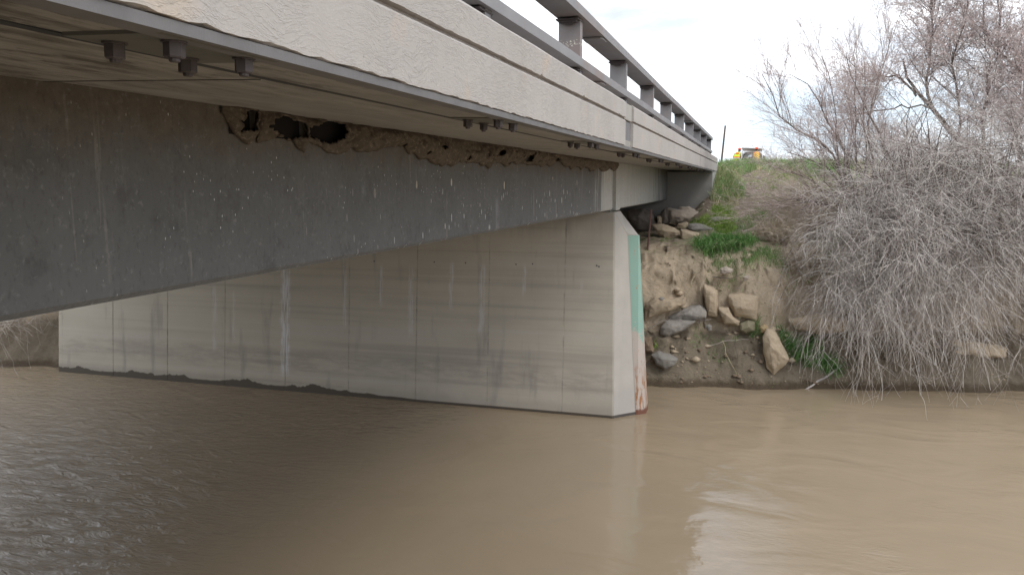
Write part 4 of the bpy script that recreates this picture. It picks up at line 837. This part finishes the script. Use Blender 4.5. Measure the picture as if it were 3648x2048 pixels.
# --- grass ---
def blades(name, C, n_, rs, h, w, lean, mat, parent=None, spread=(.2, .2), zoff=0, snapg=True, droop=.6, dirb=(0, 0), hv=.5):
    C = np.array(C, float); i = rs.randint(0, len(C), n_); x = C[i, 0]+rs.normal(size=n_)*spread[0]; y = C[i, 1]+rs.normal(size=n_)*spread[1]
    z = ground(x, y)+zoff if snapg else np.full(n_, C[0, 2]); th = rs.rand(n_)*6.283; hh = h*(1-hv+2*hv*rs.rand(n_)); le = lean*(.3+rs.rand(n_)); k = 4
    dx = np.cos(th)+dirb[0]; dy = np.sin(th)+dirb[1]; P = np.zeros((n_, k, 3))
    for j in range(k):
        t = j/(k-1); P[:, j, 0] = x+dx*le*hh*t**1.6; P[:, j, 1] = y+dy*le*hh*t**1.6; P[:, j, 2] = z-.02+hh*(t-droop*t**2.6*le)
    sx, sy = -np.sin(th+rs.rand(n_)*1.5), np.cos(th+rs.rand(n_)*1.5); ww = w*(.5+rs.rand(n_))[:, None]*np.array([1, .9, .6, .08])[None]
    A = P.copy(); B = P.copy(); A[..., 0] += sx[:, None]*ww; A[..., 1] += sy[:, None]*ww; B[..., 0] -= sx[:, None]*ww; B[..., 1] -= sy[:, None]*ww
    V = np.stack([A, B], 2).reshape(-1, 3); o_ = np.arange(n_)[:, None]*8; q = np.array([[0, 1, 3, 2], [2, 3, 5, 4], [4, 5, 7, 6]]); F = (o_[:, :, None]+q[None]).reshape(-1, 4)
    o = npmesh(name, V, F, mat, parent); o['kind'] = 'stuff'; return o
rs = np.random.RandomState(50)
def clump(label, C, n_, h, w, lean, mat, spread, droop=.6, dirb=(0, 0), straw=0):
    c = np.array(C).mean(0); e_ = empty('grass_clump', (c[0], c[1], snap(c[0], c[1])), label, 'grass')
    blades('blades', C, n_, rs, h, w, lean, mat, e_, spread, 0, True, droop, dirb)
    if straw: blades('dry_blades', C, straw, rs, h*.9, w*.8, lean*1.3, 'straw', e_, spread, 0, True, droop, dirb)
clump('large lush clump of long drooping green grass above the sandy bank', [(-1.35, 22.75), (-1.1, 22.9), (-.8, 23.0), (-.5, 23.05), (-.3, 23.2), (-1.0, 23.4), (-.6, 23.5)], 2600, .42, .008, .9, 'grass_lush', (.16, .16), .75, (-.25, -.6), 260)
clump('short green grass on the lip of the cut bank under the lush clump', [(-.9, 22.35), (-.4, 22.4), (.0, 22.6), (.4, 22.75), (.7, 22.9)], 2600, .13, .005, .7, 'grass_mid', (.25, .14), .5, (0, -.4), 160)
clump('bright yellow green tuft beside the boulders', [(-1.35, 25.3), (-1.1, 25.5), (-1.5, 25.6), (-1.0, 26.2)], 3200, .16, .005, .5, 'grass_yellow', (.22, .25))
clump('green grass growing low on the mud behind the hanging twigs', [(1.2, 21.85), (1.6, 21.8), (2.0, 21.75), (.95, 21.95), (1.5, 22.1)], 1900, .28, .006, .8, 'grass_lush', (.16, .12), .6, (0, -.4), 60)
clump('thin grass tuft with dry blades above the pointed boulder', [(.05, 21.8), (.1, 21.75)], 260, .30, .005, .8, 'grass_mid', (.09, .05), .9, (0, -.8), 50)
clump('small leafy weed against the pier base on the mud', [(-2.45, 20.95)], 60, .14, .010, .9, 'grass_yellow', (.05, .04), .4)
rs = np.random.RandomState(51)
def gcover(name, n_, xr_, yr_, h, w, mat, label, cond, lean=.6, hv=.5):
    x = rs.uniform(*xr_, n_*6); y = rs.uniform(*yr_, n_*6); ok = cond(x, y, rs.rand(n_*6)); C = np.stack([x[ok], y[ok]], 1)[:n_]
    m = len(C); o = blades(name, C, m, rs, h, w, lean, mat, None, (.03, .03), hv=hv); prop(o, label, None, None, 'stuff')
gcover('grass', 9000, (-1.6, 3.5), (31.0, 36.5), .34, .008, 'grass_mid', 'tall green grass along the embankment crest', lambda x, y, r: (y > 32.2+.6*np.sin(x*2.1)) & (r < .9), .5)
gcover('grass', 3000, (-1.6, 6), (31.5, 37.5), .38, .007, 'straw', 'dry straw mixed in the crest grass', lambda x, y, r: r < .6, .7)
gcover('grass', 4200, (-1.5, -.45), (27.6, 33.0), .36, .007, 'grass_mid', 'green grass beside the wing wall', lambda x, y, r: x < -.55-.0*y+.25*np.sin(y*2), .6)
gcover('grass', 1700, (-1.5, -.6), (27.2, 32.5), .42, .006, 'straw', 'dry straw stalks beside the wing wall', lambda x, y, r: r < 1, .7)
gcover('grass', 9000, (-1.3, 2.6), (23.6, 32.5), .09, .005, 'grass_yellow', 'short yellow green grass patches on the path slope', lambda x, y, r: (fbm(x*.9, y*.7, 70) > .04) & (np.abs(x+.35+.35*np.sin(y*.8)) > .32) | ((np.hypot(x-.15, (y-30.5)/1.6) < .7) & (r < .6)), .5)
gcover('grass', 4200, (-.9, 3.4), (22.9, 26.5), .12, .006, 'grass_mid', 'green grass under the dry brush on the bank top', lambda x, y, r: fbm(x*1.3, y*1.3, 79) > .06)
gcover('grass', 5500, (-1.45, .2), (24.6, 31), .19, .006, 'grass_yellow', 'fresh yellow green grass strip down the slope beside the abutment', lambda x, y, r: np.abs(x+1.05-.05*(y-24.6)+.15*np.sin(y*1.7)) < .28)
gcover('grass', 3500, (2.5, 10), (28, 38), .3, .008, 'grass_mid', 'grass behind the shrubs', lambda x, y, r: r < 1)
gcover('grass', 1600, (-1.6, .6), (20.8, 21.6), .035, .006, 'grass_mid', 'tiny seedlings greening the mud', lambda x, y, r: (fbm(x*1.5, y*2, 77) > .0))
gcover('grass', 2600, (-.8, 3.2), (23.6, 29), .14, .005, 'straw', 'dry grass on the slope', lambda x, y, r: fbm(x, y, 78) > -.1)
arching(66, [(2.5, 22.9, 2.5), (3.1, 22.8, 2.3), (3.7, 22.9, 2.4), (4.5, 23.1, 2.6), (5.6, 23.3, 2.7), (2.3, 22.7, 2.3), (3.3, 22.6, 1.9), (2.7, 22.5, 1.7)], 420, 1700, 2400, 'hanging_willow_twigs', 'long pale bare twigs hanging like a curtain from the bank edge to the water', 'shrub', (225, 325), (1.5, 3.6), 0, ('twig_pale', 'twig_gray'), bcol='twig_pale', drp=1.0, l3=(.2, .6), rad=.016)
# --- left bank branches beyond the pier ---
arching(61, [(-22.0, 18.0, 1.5), (-21.8, 17.8, 1.1), (-21.4, 18.3, 1.8), (-20.7, 18.5, 1.8), (-22.2, 17.6, .7)], 70, 220, 300, 'bare_branches', 'bare pale branches trailing into the water at the far left bank', 'shrub', (295, 375), (.9, 2.3), 0, ('twig_pale', 'twig_gray'), bcol='twig_pale', drp=.55, rad=.02)
rs = np.random.RandomState(62)
arching(63, [(-20.7, 18.0, 2.0), (-21.4, 17.9, 2.0)], 26, 90, 160, 'root_tangle', 'tangle of thin roots hanging down the left bank beside the pier', 'roots', (235, 330), (.6, 1.9), 0, ('bark', 'dry'), drp=.6, rad=.018)
# --- loose sticks ---
def stick(pts, r0, r1, mat, name, label, cat, wob=.01, seed=1):
    rs = np.random.RandomState(seed); P, Rr = stems([pts], 8, [r0], [r1], rs, wob); V, F = tubes(P, Rr, 5); o = npmesh(name, V, F, mat); prop(o, label, cat); return o
stick([(2.25, 21.8, .5), (1.75, 21.35, .2), (1.22, 20.9, -.1)], .032, .022, 'twig_gray', 'driftwood_pole', 'straight grey driftwood pole slanting from the bank into the water', 'driftwood', .008, 2)
stick([(-.75, 21.05, 1.15), (-.6, 20.95, .75), (-.35, 20.85, .3), (-.22, 20.8, .12)], .009, .004, 'straw', 'dead_stalk', 'pale dead stalk leaning across the mud below the rocks', 'stalk', .012, 3)
stick([(-1.15, 21.15, .95), (-.7, 21.15, 1.12), (-.1, 21.15, 1.2)], .008, .004, 'twig_pale', 'dead_stalk', 'thin pale stalk lying nearly level on the mud slope', 'stalk', .012, 4)
stick([(-.42, 21.2, 1.3), (-.42, 21.1, 1.0), (-.33, 21.0, .7)], .008, .004, 'bark', 'dead_stalk', 'short dark stalk standing on the mud slope', 'stalk', .012, 5)
stick([(-1.5, 21.9, 2.9), (-1.7, 21.7, 2.35), (-1.95, 21.5, 1.75)], .01, .005, 'straw', 'hanging_root', 'pale root hanging down beside the tilted slate slab', 'root', .02, 6)
stick([(-1.1, 22.0, 2.72), (-.7, 21.9, 2.68), (-.3, 21.9, 2.8)], .014, .008, 'bark', 'hanging_root', 'dark root crossing the sandy cut bank above the largest boulder', 'root', .02, 7)
stick([(-1.45, 21.55, 1.52), (-1.2, 21.5, 1.6), (-1.05, 21.5, 1.62)], .018, .010, 'twig_gray', 'broken_branch', 'short broken branch lying by the tilted slate slab', 'branch', .01, 8)
stick([(-2.75, 21.2, 1.35), (-2.4, 21.1, 1.5), (-2.1, 21.1, 1.65)], .010, .005, 'twig_gray', 'dead_stalk', 'grey twig lying across the rocks beside the pier', 'stalk', .02, 9)

# ================= utility pole =================
up_ = empty('utility_pole', (-5.35, 120, 5.9), 'distant dark wooden utility pole leaning slightly right of the bridge end', 'utility pole')
cyl('pole', (-5.4, 120, 5.5), (-4.8, 120, 13.5), .16, .12, 'pole_wood', up_)
def wirepts(a, b_, sag, k=16): a = np.array(a, float); b_ = np.array(b_, float); t = np.linspace(0, 1, k)[:, None]; p = a*(1-t)+b_*t; p[:, 2] -= sag*4*(t*(1-t))[:, 0]; return p
wl = []
for z_, x_ in ((12.7, -4.85), (12.3, -4.9), (11.5, -4.95), (10.9, -5.0), (9.8, -5.1), (8.8, -5.15), (7.8, -5.2)):
    wl.append(wirepts((x_, 120, z_), (60, 150, z_-1.5), .8))
    if z_ > 11: wl.append(wirepts((x_, 120, z_), (-60, 210, z_+1), .8))
P = np.stack(wl); strands('wire', [(P, np.full(P.shape[:2], .012))], 'wire', up_)
# ================= van with raised tailgate =================
vr = empty('parked_van', (-.55, 62.5, 5.75), 'white van seen from behind with its tailgate raised at the road edge', 'van')
vr.rotation_euler = (0, R(3), R(-4))
def vbox(name, b_, mat, parent=vr, bev=.03):
    o = meshobj(name, boxv(*b_), BF, mat, None); o.parent = parent; o.matrix_parent_inverse = Matrix.Identity(4)
    if bev: m_ = o.modifiers.new('bevel', 'BEVEL'); m_.width = bev; m_.segments = 3
    return o
hw = .80
def vprism(name, prof, y0, y1, mat, parent=vr, bev=.02):
    k = len(prof); V = [(x, y0, z) for x, z in prof]+[(x, y1, z) for x, z in prof]
    F = [(i, (i+1) % k, k+(i+1) % k, k+i) for i in range(k)]+[tuple(range(k-1, -1, -1)), tuple(range(k, 2*k))]
    o = meshobj(name, V, F, mat, None); o.parent = parent; o.matrix_parent_inverse = Matrix.Identity(4); fixn(o)
    m_ = o.modifiers.new('bevel', 'BEVEL'); m_.width = bev; m_.segments = 2; return o
# body shell: ring cross-section (outer minus opening)
outer = [(-hw, .35), (-hw-.04, .8), (-hw-.02, 1.15), (-hw+.12, 1.68), (-hw+.28, 1.80), (0, 1.86), (hw-.28, 1.80), (hw-.12, 1.68), (hw+.02, 1.15), (hw+.04, .8), (hw, .35)]
inner = [(-hw+.12, .62), (-hw+.10, .85), (-hw+.11, 1.15), (-hw+.22, 1.58), (-hw+.34, 1.68), (0, 1.73), (hw-.34, 1.68), (hw-.22, 1.58), (hw-.11, 1.15), (hw-.10, .85), (hw-.12, .62)]
V = []; F = []; k = len(outer)
for y in (0, 3.3): V += [(x, y, z) for x, z in outer]; V += [(x, y, z) for x, z in inner]
for base, fl in ((0, 1), (2*k, -1)):
    for i in range(k): j = (i+1) % k; F.append((base+i, base+j, base+k+j, base+k+i))
for i in range(k): j = (i+1) % k; F.append((i, j, 2*k+j, 2*k+i)); F.append((k+i, k+j, 3*k+j, 3*k+i))
o = meshobj('body', V, F, 'van_white', None); o.parent = vr; o.matrix_parent_inverse = Matrix.Identity(4); fixn(o)
vprism('hood', [(-hw, .35), (-hw, 1.0), (-hw+.2, 1.12), (hw-.2, 1.12), (hw, 1.0), (hw, .35)], 3.3, 4.6, 'van_white')
vbox('windshield', (-hw+.15, hw-.15, 3.28, 3.30, .95, 1.68), 'glass', bev=0)
for sx in (-1, 1):
    vbox('side_window', (sx*(hw-.02)-.02, sx*(hw-.02)+.02, .5, 2.6, 1.2, 1.6), 'van_dark', bev=.01)
    vbox('taillight', (sx*(hw-.05)-.05, sx*(hw-.05)+.05, -.03, .02, .85, 1.25), 'tail_red', bev=.01)
    for yy in (.7, 3.7):
        w_ = cyl('wheel', (sx*(hw-.18), yy, .32), (sx*(hw+.02), yy, .32), .32, .32, 'tire', None, 16); w_.parent = vr; w_.matrix_parent_inverse = Matrix.Identity(4)
vbox('bumper', (-hw, hw, -.10, .05, .35, .58), 'van_gray')
vprism('opening_frame', [(-hw+.06, .62), (-hw+.05, 1.15), (-hw+.17, 1.62), (-hw+.30, 1.73), (0, 1.78), (hw-.30, 1.73), (hw-.17, 1.62), (hw-.05, 1.15), (hw-.06, .62), (hw-.12, .62), (hw-.11, 1.15), (hw-.22, 1.57), (hw-.34, 1.66), (0, 1.71), (-hw+.34, 1.66), (-hw+.22, 1.57), (-hw+.11, 1.15), (-hw+.12, .62)], -.02, .03, 'van_dark', bev=.005)
vbox('seat_back', (-.45, -.12, 1.6, 1.8, .5, 1.45), 'van_dark', bev=.08); vbox('seat_back', (.12, .45, 1.6, 1.8, .5, 1.25), 'van_gray', bev=.08)
vbox('cargo_floor', (-hw+.1, hw-.1, .05, 3.2, .55, .62), 'van_dark', bev=0)
# tailgate: hinged at roof, swung up and back
tg = [(-.66, 0), (-.72, .35), (-.74, .75), (-.70, 1.02), (.70, 1.02), (.74, .75), (.72, .35), (.66, 0)]
V = []; F = []; k = len(tg); ca, sa = math.cos(R(10)), math.sin(R(10))
for off in (0, .09):
    for x, l in tg: V.append((x, .05-l*ca-off*sa*0, 1.84+l*sa+off))
F = [(i, (i+1) % k, k+(i+1) % k, k+i) for i in range(k)]+[tuple(range(k-1, -1, -1)), tuple(range(k, 2*k))]
o = meshobj('tailgate', V, F, 'van_white', None); o.parent = vr; o.matrix_parent_inverse = Matrix.Identity(4); fixn(o); m_ = o.modifiers.new('bevel', 'BEVEL'); m_.width = .03; m_.segments = 2
gl = meshobj('tailgate_window', [(-.55, -.45, 1.905), (.55, -.45, 1.905), (.60, -.92, 1.985), (-.60, -.92, 1.985)], [(0, 1, 2, 3)], 'van_gray', None); gl.location = (0, 0, -.005); gl.parent = o
for sx in (-1, 1):
    c_ = cyl('gas_strut', (sx*.68, .0, 1.45), (sx*.68, -.5, 1.90), .015, .015, 'van_dark', None, 6); c_.parent = vr; c_.matrix_parent_inverse = Matrix.Identity(4)

# ================= people =================
def person(loc, rz, label, vest, facing_bend, stripes, pose):
    e_ = empty('person', loc, label, 'person'); e_.rotation_euler = (0, 0, rz)
    J = pose['J']; E_ = pose['E']; Rd = pose['R']
    me = bpy.data.meshes.new('body'); me.from_pydata(J, E_, []); me.materials.append(MAT['jeans']); me.materials.append(MAT['skin'])
    o = bpy.data.objects.new('body', me); link(o, e_); o.modifiers.new('skin', 'SKIN'); ss_ = o.modifiers.new('sub', 'SUBSURF'); ss_.levels = ss_.render_levels = 2
    for i, r in enumerate(Rd): me.skin_vertices[0].data[i].radius = r
    me.skin_vertices[0].data[0].use_root = True
    bx_, by_, bz_ = pose['chest']; tw = pose['tilt']
    # vest: tapered barrel following the torso
    def barrel(name, z0, z1, rx0, ry0, rx1, ry1, mat, n_=18, rows=5, pad=0):
        V = []; F = []
        for j in range(rows):
            t = j/(rows-1); z = z0+(z1-z0)*t; bulge = 1+.06*math.sin(t*math.pi)
            cx = tw[0]*(z-.95); cy = tw[1]*(z-.95)
            for i in range(n_):
                a = 2*math.pi*i/n_; V.append((cx+(rx0+(rx1-rx0)*t+pad)*bulge*math.cos(a), cy+(ry0+(ry1-ry0)*t+pad)*bulge*math.sin(a), z))
        for j in range(rows-1):
            for i in range(n_): F.append((j*n_+i, j*n_+(i+1) % n_, (j+1)*n_+(i+1) % n_, (j+1)*n_+i))
        F.append(tuple(range(n_-1, -1, -1))); F.append(tuple(range((rows-1)*n_, rows*n_)))
        ob = meshobj(name, V, F, mat, None, True); ob.parent = e_; return ob
    ve = barrel('safety_vest', .86, 1.42, .215, .16, .20, .13, vest)
    sh_ = barrel('vest_shoulders', 1.415, 1.53, .20, .13, .10, .09, vest)
    if stripes == 'chevron':
        for q in range(4):
            z = .98+q*.125; V = []; wd = .032
            for (x_, dz) in ((-.19, 0), (0, .14), (.19, 0)):
                cy = tw[1]*(z+dz-.95); yb = -.175*math.sqrt(max(.05, 1-(x_/.25)**2))+cy
                V += [(x_+tw[0]*(z-.95), yb-.012, z+dz-wd), (x_+tw[0]*(z-.95), yb-.012, z+dz+wd), (x_+tw[0]*(z-.95), yb+.02, z+dz+wd), (x_+tw[0]*(z-.95), yb+.02, z+dz-wd)]
            F = []
            for s_ in (0, 4): F += [(s_, s_+4, s_+5, s_+1), (s_+1, s_+5, s_+6, s_+2), (s_+3, s_+7, s_+4, s_), (s_+2, s_+6, s_+7, s_+3)]
            ob = meshobj('vest_stripe', V, F, 'stripe', None); ob.parent = e_; fixn(ob)
    else:
        barrel('vest_stripe', 1.08, 1.14, .212, .157, .21, .154, 'van_white', pad=.012, rows=2); barrel('vest_stripe', 1.14, 1.22, .212, .157, .21, .154, 'vest_orange', pad=.010, rows=2)
        barrel('vest_stripe', 1.38, 1.50, .20, .13, .13, .10, 'vest_orange', pad=.012, rows=2)
    hx, hy, hz = pose['head']
    def ell(name, c, r, mat, zmin=-2, n_=14, m_=9):
        V = []; F = []
        for j in range(m_+1):
            ph = math.pi*j/m_-math.pi/2
            for i in range(n_): a = 2*math.pi*i/n_; V.append((c[0]+r[0]*math.cos(ph)*math.cos(a), c[1]+r[1]*math.cos(ph)*math.sin(a), max(c[2]+r[2]*zmin, c[2]+r[2]*math.sin(ph))))
        for j in range(m_):
            for i in range(n_): F.append((j*n_+i, j*n_+(i+1) % n_, (j+1)*n_+(i+1) % n_, (j+1)*n_+i))
        ob = meshobj(name, V, F, mat, None, True); ob.parent = e_; return ob
    ell('hair', (hx, hy, hz-.01), (.088, .10, .10), 'hair')
    hm = ell('hard_hat', (hx, hy, hz+.04), (.125, .145, .12), 'helmet', 0)
    br = ell('hat_brim', (hx, hy, hz+.04), (.15, .17, .014), 'helmet'); br.parent = e_
J1 = [(0, 0, .95), (0, 0, 1.2), (0, .02, 1.42), (0, .02, 1.5), (0, .03, 1.58), (0, .04, 1.68),
      (-.1, 0, .90), (-.12, .03, .5), (-.12, 0, .08), (-.12, .14, .03), (.1, 0, .90), (.12, .03, .5), (.12, 0, .08), (.12, .14, .03),
      (-.19, .02, 1.43), (-.25, .10, 1.18), (-.18, .34, 1.12), (-.15, .43, 1.10), (.19, .02, 1.43), (.25, .10, 1.18), (.18, .34, 1.12), (.15, .43, 1.10)]
E1 = [(0, 1), (1, 2), (2, 3), (3, 4), (4, 5), (0, 6), (6, 7), (7, 8), (8, 9), (0, 10), (10, 11), (11, 12), (12, 13), (2, 14), (14, 15), (15, 16), (16, 17), (2, 18), (18, 19), (19, 20), (20, 21)]
Rd1 = [(.16, .12), (.15, .11), (.15, .10), (.06, .06), (.06, .06), (.09, .1), (.10, .10), (.075, .075), (.05, .05), (.05, .04), (.10, .10), (.075, .075), (.05, .05), (.05, .04), (.07, .07), (.05, .05), (.04, .04), (.035, .03), (.07, .07), (.05, .05), (.04, .04), (.035, .03)]
gz = 5.83
person((-.16, 57, gz), R(4), 'person in orange vest with yellow chevrons and orange hard hat facing the open van', 'vest_orange', 0, 'chevron', dict(J=J1, E=E1, R=Rd1, head=(0, .04, 1.69), chest=(0, 0, 1.3), tilt=(0, .0)))
J2 = [(x+(.28*(z-.95) if z > .95 else 0), y, z-(.05*(z-.95) if z > .95 else 0)) for x, y, z in J1]
person((-1.52, 57, gz), R(-12), 'person in yellow and orange vest with orange hard hat leaning towards the van', 'vest_yellow', 0, 'bands', dict(J=J2, E=E1, R=Rd1, head=(.24, .04, 1.66), chest=(0, 0, 1.3), tilt=(.28, 0)))
# bag and gear on the van floor
g1 = vbox('gear_bag', (-.1, .3, .2, .5, .62, .85), 'teal', None, .06); g1.location = (-.55, 62.5, 5.75); prop(g1, 'teal gear bag lying inside the open rear of the van', 'bag')
